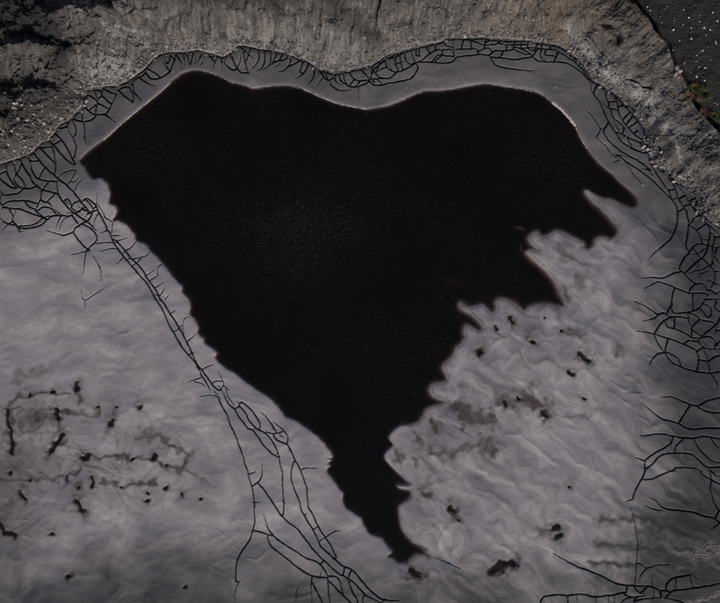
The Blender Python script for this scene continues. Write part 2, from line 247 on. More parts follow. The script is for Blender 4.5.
# dark, silty streaks in the mud by the lower right corner
DRK = [([(600,520),(640,518),(690,515)],5,.55),([(598,543),(640,548),(690,550)],4.5,.5),([(590,562),(620,564),(640,566)],3.2,.6),([(655,528),(720,522)],17,.62),([(650,562),(720,578)],17,.6),([(600,585),(720,600)],16,.4),
 ([(610,525),(632,522)],2.5,.3),([(690,540),(720,555)],16,.35),([(645,505),(720,500)],8,.25)]
RIDGE = [([(13,453),(25,466),(37,470),(48,477),(55,480),(58,485)],.7,.05),([(16,516),(30,521)],.6,.04),([(17,533),(27,535),(33,540)],.6,.04),
 ([(233,520),(245,520),(255,516),(267,507),(282,500)],1.0,.045),([(245,557),(257,559),(268,550)],1.0,.04),([(600,376),(613,383),(630,392),(652,395)],1.0,.05),([(608,391),(627,403)],.9,.05),
 ([(633,413),(655,427)],1.0,.045),([(112,338),(128,332),(140,322)],1.3,.04),([(515,335),(525,341)],.7,.05),([(556,338),(566,346)],.8,.05),([(590,350),(640,385)],1.2,.04),([(640,350),(660,368)],1,.04),
 ([(575,360),(610,392),(640,410)],1.2,.035),([(205,563),(240,580)],.9,.03),([(215,528),(240,548)],.9,.03)]

# ------------------------------------------------------------------ the ground grid
STEP = 0.56
def axis(a, b):
    core = np.arange(a, b + STEP, STEP)
    g = STEP * 1.22 ** np.arange(1, 40)
    g = np.cumsum(g)
    g = g[g < 6000]
    return np.concatenate([a - g[::-1], core, core[-1] + g])
pxs = axis(-8, 728)
pys = axis(-8, 611)
NC, NR = len(pxs), len(pys)
PX, PY = np.meshgrid(pxs.astype(np.float32), pys.astype(np.float32))

_tab = np.random.default_rng(3).random(65536).astype(np.float32) * 2 * np.pi
_gx, _gy = np.cos(_tab), np.sin(_tab)
_perm = np.random.default_rng(5).permutation(65536).astype(np.int64)
def perlin(x, y, seed=0):
    xf, yf = np.floor(x), np.floor(y)
    ix, iy = xf.astype(np.int64), yf.astype(np.int64)
    fx, fy = (x - xf).astype(np.float32), (y - yf).astype(np.float32)
    u = fx * fx * fx * (fx * (fx * 6 - 15) + 10)
    v = fy * fy * fy * (fy * (fy * 6 - 15) + 10)
    def g(dx, dy):
        h = _perm[(_perm[(ix + dx + seed * 131) & 65535] + iy + dy) & 65535]
        return _gx[h] * (fx - dx) + _gy[h] * (fy - dy)
    a, b = g(0, 0), g(1, 0)
    c, d = g(0, 1), g(1, 1)
    a = a + u * (b - a)
    c = c + u * (d - c)
    return (a + v * (c - a)) * 1.4
def fbm(x, y, octv, seed, gain=.5):
    r, a = 0, 1.0
    for i in range(octv):
        r = r + a * perlin(x * 2 ** i, y * 2 ** i, seed + i * 17)
        a *= gain
    return r
def sstep(a, b, x):
    t = np.clip((x - a) / (b - a), 0, 1)
    return t * t * (3 - 2 * t)

def window(x0, x1, y0, y1):
    c0, c1 = np.searchsorted(pxs, x0), np.searchsorted(pxs, x1)
    r0, r1 = np.searchsorted(pys, y0), np.searchsorted(pys, y1)
    return slice(max(r0 - 1, 0), r1 + 1), slice(max(c0 - 1, 0), c1 + 1)
def seg(px, py, a, b):
    dx, dy = b[0] - a[0], b[1] - a[1]
    L2 = dx * dx + dy * dy + 1e-9
    t = np.clip(((px - a[0]) * dx + (py - a[1]) * dy) / L2, 0, 1)
    return np.hypot(px - a[0] - t * dx, py - a[1] - t * dy), t
def field(poly, cap, wx=None, wy=None, closed=False):
    D = np.full((NR, NC), cap, np.float32)
    T = np.zeros((NR, NC), np.float32)
    pts = list(poly) + ([poly[0]] if closed else [])
    acc = 0
    for a, b in zip(pts[:-1], pts[1:]):
        m = cap + 4
        w = window(min(a[0], b[0]) - m, max(a[0], b[0]) + m, min(a[1], b[1]) - m, max(a[1], b[1]) + m)
        X, Y = PX[w], PY[w]
        if wx is not None:
            X, Y = X + wx[w], Y + wy[w]
        d, t = seg(X, Y, a, b)
        L = math.hypot(b[0] - a[0], b[1] - a[1])
        k = d < D[w]
        D[w] = np.where(k, d, D[w])
        T[w] = np.where(k, acc + t * L, T[w])
        acc += L
    return D, T
def inside(poly, X, Y):
    r = np.zeros(X.shape, bool)
    n = len(poly)
    for i in range(n):
        (x0, y0), (x1, y1) = poly[i], poly[(i + 1) % n]
        if y0 == y1:
            continue
        lo, hi = min(y0, y1), max(y0, y1)
        rr = (Y >= lo) & (Y < hi)
        if not rr.any():
            continue
        xi = x0 + (Y[rr] - y0) * (x1 - x0) / (y1 - y0)
        r[rr] ^= X[rr] < xi
    return r

# gentle wander of every traced line
w1x = (.7 * perlin(PX / 7, PY / 7, 1) + .28 * perlin(PX / 2.4, PY / 2.4, 2)).astype(np.float32)
w1y = (.7 * perlin(PX / 7, PY / 7, 3) + .28 * perlin(PX / 2.4, PY / 2.4, 4)).astype(np.float32)

# pond: signed distance (px), positive on the mud
Pd, _ = field(SHORE, 70, w1x * .6, w1y * .6, True)
pin = inside(SHORE, PX + w1x * .6, PY + w1y * .6)
P = np.where(pin, -Pd, Pd)
# bank
Fd, Ft = field(FOOT, 90, w1x * .8, w1y * .8)
bank_poly = FOOT + [(4000, -9000), (-9000, -9000), (-9000, 900)]
bin_ = inside(bank_poly, PX + w1x * .8, PY + w1y * .8)

# cracks: close small gaps between neighbouring lines, thin out loose ends
allseg = [(i, a, b) for i, (w, p) in enumerate(POLYS) for a, b in zip(p[:-1], p[1:])]
SA = np.array([s[1] for s in allseg]); SB = np.array([s[2] for s in allseg]); SI = np.array([s[0] for s in allseg])
def nearest_other(i, p):
    d = SB - SA
    t = np.clip(((p[0] - SA[:, 0]) * d[:, 0] + (p[1] - SA[:, 1]) * d[:, 1]) / ((d ** 2).sum(1) + 1e-9), 0, 1)
    q = SA + d * t[:, None]
    dd = np.hypot(q[:, 0] - p[0], q[:, 1] - p[1])
    dd[SI == i] = 1e9
    k = dd.argmin()
    return dd[k], tuple(q[k])
E = np.full((NR, NC), 9.0, np.float32)
for i, (w, pts) in enumerate(POLYS):
    pts = list(pts)
    ws = [w] * len(pts)
    for end in (0, -1):
        d, q = nearest_other(i, pts[end])
        e0, e1 = (pts[1], pts[0]) if end == 0 else (pts[-2], pts[-1])
        fw = np.array([e1[0] - e0[0], e1[1] - e0[1]]); tq = np.array([q[0] - e1[0], q[1] - e1[1]])
        if d > 1.3 and fw @ tq < .45 * np.hypot(*fw) * np.hypot(*tq):
            d = 99
        if d < (4.6 if w > .6 else 3.0):
            if d > .25:
                if end == 0:
                    pts.insert(0, q); ws.insert(0, w)
                else:
                    pts.append(q); ws.append(w)
        else:
            for j in range(min(len(pts) // 2, 6)):
                ws[j if end == 0 else -1 - j] = .1 + (w - .1) * j / 6
    for a, b, wa, wb in zip(pts[:-1], pts[1:], ws[:-1], ws[1:]):
        k = window(min(a[0], b[0]) - 9, max(a[0], b[0]) + 9, min(a[1], b[1]) - 9, max(a[1], b[1]) + 9)
        d, t = seg(PX[k] + w1x[k] * .7, PY[k] + w1y[k] * .7, a, b)
        E[k] = np.minimum(E[k], d - (wa + (wb - wa) * t) * .5)
E = E + .12 * perlin(PX / 3, PY / 3, 9)
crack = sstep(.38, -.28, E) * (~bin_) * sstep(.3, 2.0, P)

w2x = (.9 * perlin(PX / 8, PY / 8, 151)).astype(np.float32); w2y = (.9 * perlin(PX / 8, PY / 8, 152)).astype(np.float32)
wob = (1 + .5 * perlin(PX / 5, PY / 5, 131) + .16 * perlin(PX / 2.2, PY / 2.2, 132)).clip(.4, 2)
def blobs(lst, power=2.0, stray=1.2):
    A = np.zeros((NR, NC), np.float32)
    for pts, r, s in lst:
        pts = pts if len(pts) > 1 else [pts[0], (pts[0][0] + .01, pts[0][1])]
        m = r * 3
        for a, b in zip(pts[:-1], pts[1:]):
            k = window(min(a[0], b[0]) - m, max(a[0], b[0]) + m, min(a[1], b[1]) - m, max(a[1], b[1]) + m)
            d, _ = seg(PX[k] + w2x[k] * (stray + min(r, 9) * .6), PY[k] + w2y[k] * (stray + min(r, 9) * .6), a, b)
            A[k] = np.maximum(A[k], s * np.exp(-(d * wob[k] / r) ** power))
    return A
stain = blobs([(p, r * 1.15, min(1, t * 1.8)) for p, r, t in STN], 2.0, 3.2)
dark = blobs([(p, r, min(1, t * 1.45)) for p, r, t in DRK])
chalk = blobs([([(696,553),(712,548),(722,552)],9,.5),([(690,602),(704,597),(722,592)],2.2,.7),([(676,567),(680,566)],2.5,.5),([(640,600),(655,592)],2,.2)])
pits = blobs([(p, r * .95, 1.0) for p, r in PUD])
pud_rim = blobs([(p, r * 2.3, .68) for p, r in PUD])
ridge = blobs([(p, r * 1.5, h) for p, r, h in RIDGE], 1.6) * sstep(-.35, .3, perlin(PX / 8, PY / 8, 133))

# ------------------------------------------------------------------ mud relief
right = sstep(-14, 14, (PX - 395) - .35 * (PY - 400) + 0) * sstep(165, 215, PY)      # the flat right of the pond's point
right = np.maximum(right, sstep(555, 585, PX) * sstep(180, 200, PY))
lower = sstep(380, 420, PX) * sstep(440, 480, PY)
right = np.maximum(right, lower)
strip = (1 - sstep(0, 34, Fd)) * (~bin_)
# lobes that ran downhill to the lower right
ca, sa = math.cos(math.radians(38)), math.sin(math.radians(38))
dx_ = 9 * fbm(PX / 30, PY / 30, 2, 21); dy_ = 9 * fbm(PX / 30, PY / 30, 2, 25)
U = ((PX + dx_) * ca + (PY + dy_) * sa); V = (-(PX + dx_) * sa + (PY + dy_) * ca)
sab = lambda q: np.sqrt(q * q + .006)
lobe = .085 * (.5 - sab(perlin(U / 70, V / 22, 31))) + .022 * (.5 - sab(perlin(U / 42, V / 12, 32))) + .006 * perlin(U / 16, V / 6, 33)
near = np.exp(-np.clip(P, 0, None) / 45)
lob2 = .085 * (.5 - sab(perlin((PX + dx_) / 24, (PY + dy_) / 24, 35))) + .006 * perlin((PX + dx_) / 9, (PY + dy_) / 9, 36)
lobe = lobe * (1 - near * .5) + lob2 * near
# quieter swirls on the left
swx = 16 * fbm(PX / 60, PY / 60, 2, 41); swy = 16 * fbm(PX / 60, PY / 60, 2, 43)
swirl = .035 * (.5 - np.abs(perlin((PX + swx) / 55, (PY + swy) / 28, 45))) + .014 * (.5 - np.abs(perlin((PX + swx) / 20, (PY + swy) / 11, 46))) + .005 * perlin(PX / 7, PY / 6, 47)
swirl = swirl + .02 * (.5 - np.abs(perlin((PX + swx) / 15, (PY + swy) / 15, 48))) * sstep(350, 380, PY) * sstep(230, 180, PX)
smooth = .012 * perlin(PX / 40, PY / 40, 51) + .003 * perlin(PX / 9, PY / 9, 52)
relief = right * lobe + (1 - right) * (swirl * (1 - strip) + smooth)
relief = relief + .0016 * perlin(PX / 2.6, PY / 2.6, 53)
Pm = np.clip(P, 0, None) * S
lip_l = .05 * (1 - np.exp(-Pm / .05)) + .03 * (1 - np.exp(-Pm / .5))
lip_r = .006 * (1 - np.exp(-Pm / .06)) + .08 * (1 - np.exp(-Pm / .7))
base = np.where(P > 0, lip_l * (1 - right) + lip_r * right, 0) + .10 * sstep(8, 60, P) + .06 * strip
zm = base + relief * sstep(1.0, 14, P) + .55 * ridge
base_only = base + relief * sstep(1.0, 14, P)
# bed of the pond: steep on the left, shelving on the right
dep = np.clip(-P, 0, None) * S
shelve = right * sstep(165, 215, PY)
bed = -(.75 * dep + .6 * dep ** 2 + .02) * (1 - shelve) - (.27 * dep + .6 * dep ** 2) * shelve
shoal = blobs([([(440,279),(452,281),(470,286)],7,.12),([(478,252),(490,256)],9,.05),([(517,226),(524,228)],4,.16),([(522,247),(528,251)],5,.15),([(444,263)],4,.1),([(375,312)],4,.10),([(283,321),(278,325)],5,.09),([(584,188),(594,195)],3.5,.12),([(396,484),(404,486)],2.2,.1)])
bed_shoal = -.34 + shoal * 1.6
bed = np.where(shoal > .02, np.maximum(bed, bed_shoal), bed)
zm = np.where(P > 0, zm, np.maximum(bed + .02 * perlin(PX / 9, PY / 9, 55) * sstep(2, 8, -P), -1.2))
zm = zm + chalk * (.05 * np.abs(fbm(PX / 5, PY / 3, 3, 145)))
zm = zm - .12 * pits * (P > 1)

# plates between the cracks
fE = .25 * (E[:-1, :-1] + E[1:, :-1] + E[:-1, 1:] + E[1:, 1:])
f_bank = bin_[:-1, :-1] & bin_[1:, :-1] & bin_[:-1, 1:] & bin_[1:, 1:]
f_anybank = bin_[:-1, :-1] | bin_[1:, :-1] | bin_[:-1, 1:] | bin_[1:, 1:]
f_P = np.minimum(np.minimum(P[:-1, :-1], P[1:, :-1]), np.minimum(P[:-1, 1:], P[1:, 1:]))
free = (fE > .12) & (~f_anybank) & (f_P > 1.0)
lab = np.zeros(free.shape, np.int32)
parent = [0]
def find(a):
    while parent[a] != a:
        parent[a] = parent[parent[a]]
        a = parent[a]
    return a
prev = []
for r in range(free.shape[0]):
    row = free[r].astype(np.int8)
    e = np.flatnonzero(np.diff(np.concatenate([[0], row, [0]])))
    cur = []
    j = 0
    for s0, s1 in zip(e[::2], e[1::2]):
        parent.append(len(parent)); me = len(parent) - 1
        while j < len(prev) and prev[j][1] <= s0:
            j += 1
        q = j
        while q < len(prev) and prev[q][0] < s1:
            a, b = find(me), find(prev[q][2])
            if a != b:
                parent[max(a, b)] = min(a, b)
            q += 1
        lab[r, s0:s1] = me
        cur.append((s0, s1, me))
    prev = cur
root = np.array([find(i) for i in range(len(parent))])
lab = root[lab]
cx, cy = pxs[:-1], pys[:-1]
core_c = (cx > -7) & (cx < 727); core_r = (cy > -7) & (cy < 610)
ids, cnt = np.unique(lab, return_counts=True)
area = dict(zip(ids.tolist(), (cnt * STEP * STEP).tolist()))
edge = np.zeros(lab.max() + 1, bool)
edge[np.unique(lab[~core_r, :])] = True
edge[np.unique(lab[:, ~core_c])] = True
plates = sorted([i for i in ids.tolist() if i and 14 < area[i] < 4500 and not edge[i]], key=lambda i: -area[i])
# every plate sits a little differently, its rim curled up
vlab = np.zeros((NR, NC), np.int32)
ok = np.zeros(lab.max() + 1, bool); ok[plates] = True
pl = np.where(ok[lab], lab, 0)
for dr in (0, 1):
    for dc in (0, 1):
        v = vlab[dr:NR - 1 + dr, dc:NC - 1 + dc]
        np.maximum(v, pl, out=v)
off = np.zeros(lab.max() + 1, np.float32); tx = off.copy(); ty = off.copy()
off[plates] = rng.uniform(-.008, .010, len(plates)); ext = np.sqrt(np.array([area[i] for i in plates])) * 2.5; tx[plates] = rng.normal(0, .008, len(plates)) / ext; ty[plates] = rng.normal(0, .008, len(plates)) / ext
mx = np.zeros(len(off)); my = np.zeros(len(off)); nn = np.bincount(vlab.ravel(), minlength=len(off)).clip(1)
mx = np.bincount(vlab.ravel(), PX.ravel(), len(off)) / nn; my = np.bincount(vlab.ravel(), PY.ravel(), len(off)) / nn
tilt = off[vlab] + tx[vlab] * (PX - mx[vlab]) + ty[vlab] * (PY - my[vlab])
zm = zm + np.where(vlab > 0, tilt, 0).astype(np.float32)
zm = zm + .012 * np.exp(-np.clip(E, 0, None) / 1.0) * (vlab > 0)
zm = zm - .13 * crack

# ------------------------------------------------------------------ bank relief
bi = np.flatnonzero(bin_.ravel())
bx, by = PX.ravel()[bi].astype(np.float64), PY.ravel()[bi].astype(np.float64)
fs, ft = Fd.ravel()[bi], Ft.ravel()[bi]
CREST = [
 ([(-300,150,1.5),(-80,114,1.5),(0,99,1.45),(35,91,1.35),(62,90,1.0),(82,100,.35)],.85,.36),
 ([(-300,60,2.2),(-80,52,2.2),(0,46,2.1),(30,42,2.15),(55,45,2.0),(74,62,1.2)],1.1,.62),
 ([(56,14,2.5),(80,8,2.8),(112,22,2.6),(138,26,2.35),(152,38,1.5)],.7,.72),
 ([(150,2,2.3),(200,-14,2.5),(260,-10,2.45),(330,-14,2.7),(420,-18,2.4),(520,-26,2.2),(560,-24,2.1)],.1,.42),
 ([(556,-6,1.9),(578,38,1.3),(606,66,1.15),(640,95,1.15),(668,130,1.25),(692,168,1.25),(714,206,1.1),(760,280,1.1),(4000,2900,1.1)],.5,1.0)]
def crest(u, v, pts, sn, ss):
    Z = np.full(u.shape, -9.0)
    for a, b in zip(pts[:-1], pts[1:]):
        d, t = seg(u, v, a, b)
        cr = (b[0] - a[0]) * (v - a[1]) - (b[1] - a[1]) * (u - a[0])
        Z = np.maximum(Z, a[2] + (b[2] - a[2]) * t - np.where(cr > 0, ss, sn) * d * S)
    return Z
def gauss(u, v, pts, r):
    D = np.full(u.shape, 1e9)
    for a, b in zip(pts[:-1], pts[1:]):
        D = np.minimum(D, seg(u, v, a, b)[0])
    return np.exp(-(D / r) ** 2)
def plateau_side(u, v):
    return inside(DITCH + [(4000, -9000), (-2000, -9000)], u, v)
def bank_z(u, v):
    wu = u + 5 * fbm(u / 24, v / 24, 2, 61, .35); wv = v + 5 * fbm(u / 24, v / 24, 2, 65, .35)
    Z = np.full(u.shape, .9)
    for c in CREST:
        Z = np.maximum(Z, crest(wu, wv, *c))
    for x, y, r, h in ((628,28,26,.7),(655,70,17,.25),(706,168,24,.3),(600,10,20,.4),(646,48,10,.15),(672,100,12,.1)):
        Z = Z + h * np.exp(-((wu - x) ** 2 + (wv - y) ** 2) / r ** 2)
    for pts, r, h in (([(274,-12),(279,14)],4,.4),([(372,64),(382,48),(375,30),(379,-4)],2.6,.6),([(449,40),(442,20),(440,-4)],2.4,.5),([(566,28),(590,56),(612,76)],2,.18),([(602,25),(612,32),(615,45)],2,.3),
                      ([(178,45),(172,20),(180,0)],3,.25),([(150,62),(140,50)],3,.3),([(235,46),(225,20),(215,-4)],3,.2),([(62,118),(58,128),(50,135)],3,.35),([(327,20),(345,35),(352,64)],5,.14),([(588,34),(602,54),(622,76),(650,86)],2.4,.38)):
        Z = Z - h * gauss(wu, wv, pts, r)
    ps = plateau_side(wu * .5 + u * .5, wv * .5 + v * .5)
    g = gauss(wu * .5 + u * .5, wv * .5 + v * .5, DITCH, 4.0)
    Zp = .42 + .06 * fbm(u / 25, v / 25, 4, 71)
    Z = np.where(ps, Zp, Z) - .55 * g
    return Z, ps, g
u, v = bx.copy(), by.copy()
for _ in range(2):
    z0, ps, g = bank_z(u, v)
    kk = 1 / (1 - np.clip(z0, 0, 3.5) / H)
    u, v = 360 + (bx - 360) * kk, 301.5 + (by - 301.5) * kk
z0, ps, ditch_g = bank_z(u, v)
rot = sstep(530, 600, u)
ra = (u * (1 - rot) + (.58 * u + .82 * v) * rot); rb = (v * (1 - rot) + (-.82 * u + .58 * v) * rot)
ra = ra + 2.5 * perlin(u / 14, v / 14, 80) + .18 * (v - 40) * sstep(300, 360, u) * (1 - rot)
run = perlin(ra / 7, rb / 60, 81) + .6 * perlin(ra / 2.8, rb / 34, 82)
streak = .6 * perlin(ra / 1.5, rb / 10, 83) + .7 * perlin(ra / 3.4, rb / 16, 84) + .5 * fbm(u / 2.2, v / 2.2, 2, 86)
rough = fbm(u / 13, v / 13, 5, 85, .55)
rdg = 1 - 2 * np.abs(perlin(u / 8 + .5 * rough, v / 8, 91))
shelf = np.clip(fs * S * 1.0 + .30 * np.clip(fs / 12, 0, 1) * fbm(u / 17, v / 22, 2, 88), 0, 9)
_smin = lambda a, b, k: np.minimum(a, b) - np.clip(k - np.abs(a - b), 0, None) ** 2 / (4 * k)
zrough = sstep(175, 130, u)
und = fbm(u / 34, v / 26, 2, 89)
zb = _smin(shelf + .10, z0 + .26 * und * np.where(ps, 0, 1) * (1 - .8 * sstep(545, 585, u)) + .17 * rough * np.where(ps, .25, 1) * (.25 + .75 * zrough), .35)
amp = sstep(1, 20, fs) * np.where(ps, .12, 1) * (1 - .65 * sstep(545, 585, u))
zb = zb + amp * ((.11 + .05 * zrough) * run + (.015 + .05 * zrough) * rdg) + (.04 + .04 * zrough) * rough * sstep(0, 6, fs) * np.where(ps, .5, 1)
zb = zb + np.where(ps, .012, .022 + .03 * zrough) * fbm(u / 2.4, v / 2.4, 2, 95)
left_rub = sstep(95, 70, u) * sstep(84, 96, v)
zb = zb + left_rub * .07 * np.abs(fbm(u / 3.2, v / 3.2, 2, 97))
far = sstep(60, 90, fs)
Z = zm.astype(np.float64)
Z.ravel()[bi] = np.maximum(zb, .02) + .17
Z = Z + .03
# ------------------------------------------------------------------ colour fields (material tones; some carry painted shade and vignette)
n1 = fbm(PX / 45, PY / 45, 3, 101)
n2 = fbm(PX / 90, PY / 60, 3, 105)
damp_vignette = .97 * np.exp(-(Fd / 14) ** 2) * (~bin_)
damp_vignette = np.maximum(damp_vignette, .95 * sstep(588, 700, PX + 14 * n1) * sstep(60, 200, PY))  # right side: damp mud plus a painted vignette
damp_vignette = np.maximum(damp_vignette, .90 * sstep(488, 604, PY + 20 * n1 - .10 * np.abs(PX - 150)))  # bottom edge darkened further, vignette put into the mud colour
damp_vignette = np.maximum(damp_vignette, .78 * (1 - sstep(25, 95, Fd + 22 * n1)) * (~bin_))
damp_vignette = np.maximum(damp_vignette, .95 * sstep(550, 690, PX + 18 * n1) * sstep(470, 570, PY + 14 * n2))  # lower right corner, painted vignette over damp mud
damp_vignette = np.maximum(damp_vignette, .62 * sstep(110, -10, PX + 25 * n2) * sstep(330, 520, PY))  # lower left: damp patch deepened as vignette
damp_vignette = np.clip(damp_vignette + .10 * n1, 0, 1).astype(np.float32)
swamp = np.exp(-(((PX - 85) / 105) ** 2 + ((PY - 455) / 62) ** 2) ** 1.5) * sstep(320, 360, PY)
veins = np.exp(-np.abs(perlin((PX + 1.3 * swx) / 20, (PY + 1.3 * swy) / 15, 161)) / .07) * .55 + np.exp(-np.abs(perlin((PX + swx) / 11, (PY + swy) / 9, 162)) / .09) * .28 + .30 * sstep(.05, .5, fbm((PX + swx) / 22, (PY + swy) / 15, 2, 163))
shore_v = right * np.exp(-(np.clip(P, 0, None) / 75) ** 2) * sstep(4, 12, P) * sstep(590, 540, PX)
vein_r = np.exp(-np.abs(perlin((PX + 1.2 * dx_) / 24, (PY + 1.2 * dy_) / 24, 35)) / .06) * .42 + .30 * sstep(.1, .5, fbm(U / 26, V / 14, 3, 165))
stain_all = np.clip(np.maximum(stain, pud_rim), 0, 1)
stain_all = np.clip(stain_all + 1.0 * swamp * veins * sstep(-.5, .35, perlin(PX / 30, PY / 24, 164)) + .85 * shore_v * vein_r, 0, .9)
edge_b = .6 * np.exp(-(np.clip(P, 0, None) / 2.4) ** 2) * (P > 0) * (.35 + .65 * right)
stain_all = np.clip(np.maximum(stain_all, edge_b), 0, 1)
flow = fbm(U / 60, V / 13, 5, 113, .6)
still = fbm((PX + swx * .6) / 46, (PY + swy * .6) / 24, 5, 111, .55)
tone = .5 + .5 * np.clip(right * 1.0 * flow + (1 - right) * .95 * still, -1, 1)
seam = right * (.30 * np.exp(-np.abs(perlin(U / 70, V / 22, 31)) / .05) + .22 * np.exp(-np.abs(perlin(U / 42, V / 12, 32)) / .05)) * sstep(-.4, .5, perlin(PX / 30, PY / 30, 115)) + (1 - right) * .09 * np.exp(-np.abs(perlin((PX + swx) / 55, (PY + swy) / 28, 45)) / .10)
stk = np.zeros(NR * NC, np.float32); stk[bi] = np.clip(.5 + .6 * streak, 0, 1)
pale = np.zeros(NR * NC, np.float32); soil = np.zeros(NR * NC, np.float32); brown = np.zeros(NR * NC, np.float32)
nb = fbm(u / 16, v / 16, 4, 121)
pale_b = .95 * gauss(u + 3 * nb, v + 3 * nb, [(570,24),(582,40),(605,66)], 6) + .8 * gauss(u + 2 * nb, v + 2 * nb, [(605,66),(640,92),(655,104)], 8) + .95 * gauss(u, v, [(652,100),(663,116),(671,134),(676,142)], 1.3) \
    + .5 * gauss(u + 3 * nb, v, [(652,108),(668,128),(680,132)], 8) + .6 * gauss(u, v, [(671,138),(684,158),(700,178),(712,200)], 1.8) + .35 * gauss(u, v, [(640,118),(652,150),(690,186),(700,205)], 7) \
    + .65 * gauss(u, v, [(102,23),(118,22),(135,24),(144,28)], 1.6) + .45 * gauss(u + 2 * nb, v, [(108,31),(130,33),(146,42)], 5) + .30 * sstep(12, 2, fs) * (u < 470) * sstep(-.3, .4, nb) + .75 * gauss(u + 3 * nb, v + 3 * nb, [(86,80),(112,66),(125,76)], 15) \
    + .35 * gauss(u, v, [(160,15),(172,8)], 2.5) + .3 * gauss(u + 5 * nb, v + 5 * nb, [(230,40),(290,35),(350,50)], 18) + .5 * gauss(u, v, [(672,70),(677,72)], 3) + .4 * gauss(u, v, [(222,4),(240,12)], 2)
pale.ravel()[bi] = np.clip(pale_b + .18 * nb, 0, 1)
soil_shade_b = np.where(ps, .96, 0) + .5 * gauss(u + 4 * nb, v + 4 * nb, [(62,60),(72,42),(95,34)], 9) + .45 * gauss(u + 3 * nb, v + 3 * nb, [(10,25),(55,40),(60,70)], 9) + .55 * gauss(u + nb, v + nb, [(588,34),(602,54),(622,74)], 2.2) + .4 * gauss(u + nb, v, [(602,22),(613,32),(614,46)], 3) + .6 * gauss(u, v, [(-40,8),(20,8),(45,18)], 18) + .55 * gauss(u + 4 * nb, v, [(0,110),(40,100),(72,96)], 18) + .5 * gauss(u, v, [(52,30),(62,45)], 10) + .5 * gauss(u, v, [(150,40),(142,60)], 7) \
    + .35 * gauss(u, v, [(330,0),(345,20),(375,40)], 10) + .9 * ditch_g + .45 * sstep(100, 0, u) + .35 * sstep(75, 20, u) * sstep(45, 20, v) + .6 * gauss(u + 4 * nb, v + 4 * nb, [(150,-8),(230,-6),(300,-10),(420,-12)], 15) + .45 * gauss(u + 3 * nb, v, [(268,-5),(280,12)], 7) + .3 * gauss(u + 4 * nb, v + 3 * nb, [(335,5),(372,30)], 9) + .3 * sstep(500, 560, u) * sstep(60, 0, v) * (~ps)  # dark earth, plus painted shade in ditch, hollows and upper slope
soil.ravel()[bi] = np.clip(soil_shade_b + .12 * nb, 0, 1)
brown.ravel()[bi] = np.clip(.3 * nb + .5 * gauss(u, v, [(562,5),(560,28),(570,45)], 8) + .45 * sstep(460, 520, u) * sstep(50, 20, v) * (~ps) + .3 * gauss(u, v, [(640,0),(690,90)], 20), 0, 1)
damp_vignette = np.clip(damp_vignette + seam * (~bin_) * (P > 3), 0, 1)
FIELDS = {'chalk': chalk, 'damp_vignette': damp_vignette, 'stain': stain_all, 'crack': crack, 'tone': tone, 'silt': dark, 'pale': pale, 'soil': soil, 'brown': brown, 'streak': stk}
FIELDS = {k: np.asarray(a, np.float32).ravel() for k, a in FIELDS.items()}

XW = ((PX.astype(np.float64) - 360) * S); YW = ((301.5 - PY.astype(np.float64)) * S)
VERT = np.stack([XW.ravel(), YW.ravel(), Z.ravel()], 1)
def zat(px, py):
    c = np.clip(np.searchsorted(pxs, px) - 1, 0, NC - 2); r = np.clip(np.searchsorted(pys, py) - 1, 0, NR - 2)
    fx = (px - pxs[c]) / (pxs[c + 1] - pxs[c]); fy = (py - pys[r]) / (pys[r + 1] - pys[r])
    return (Z[r, c] * (1 - fx) + Z[r, c + 1] * fx) * (1 - fy) + (Z[r + 1, c] * (1 - fx) + Z[r + 1, c + 1] * fx) * fy
def to_world(px, py):
    return (px - 360) * S, (301.5 - py) * S

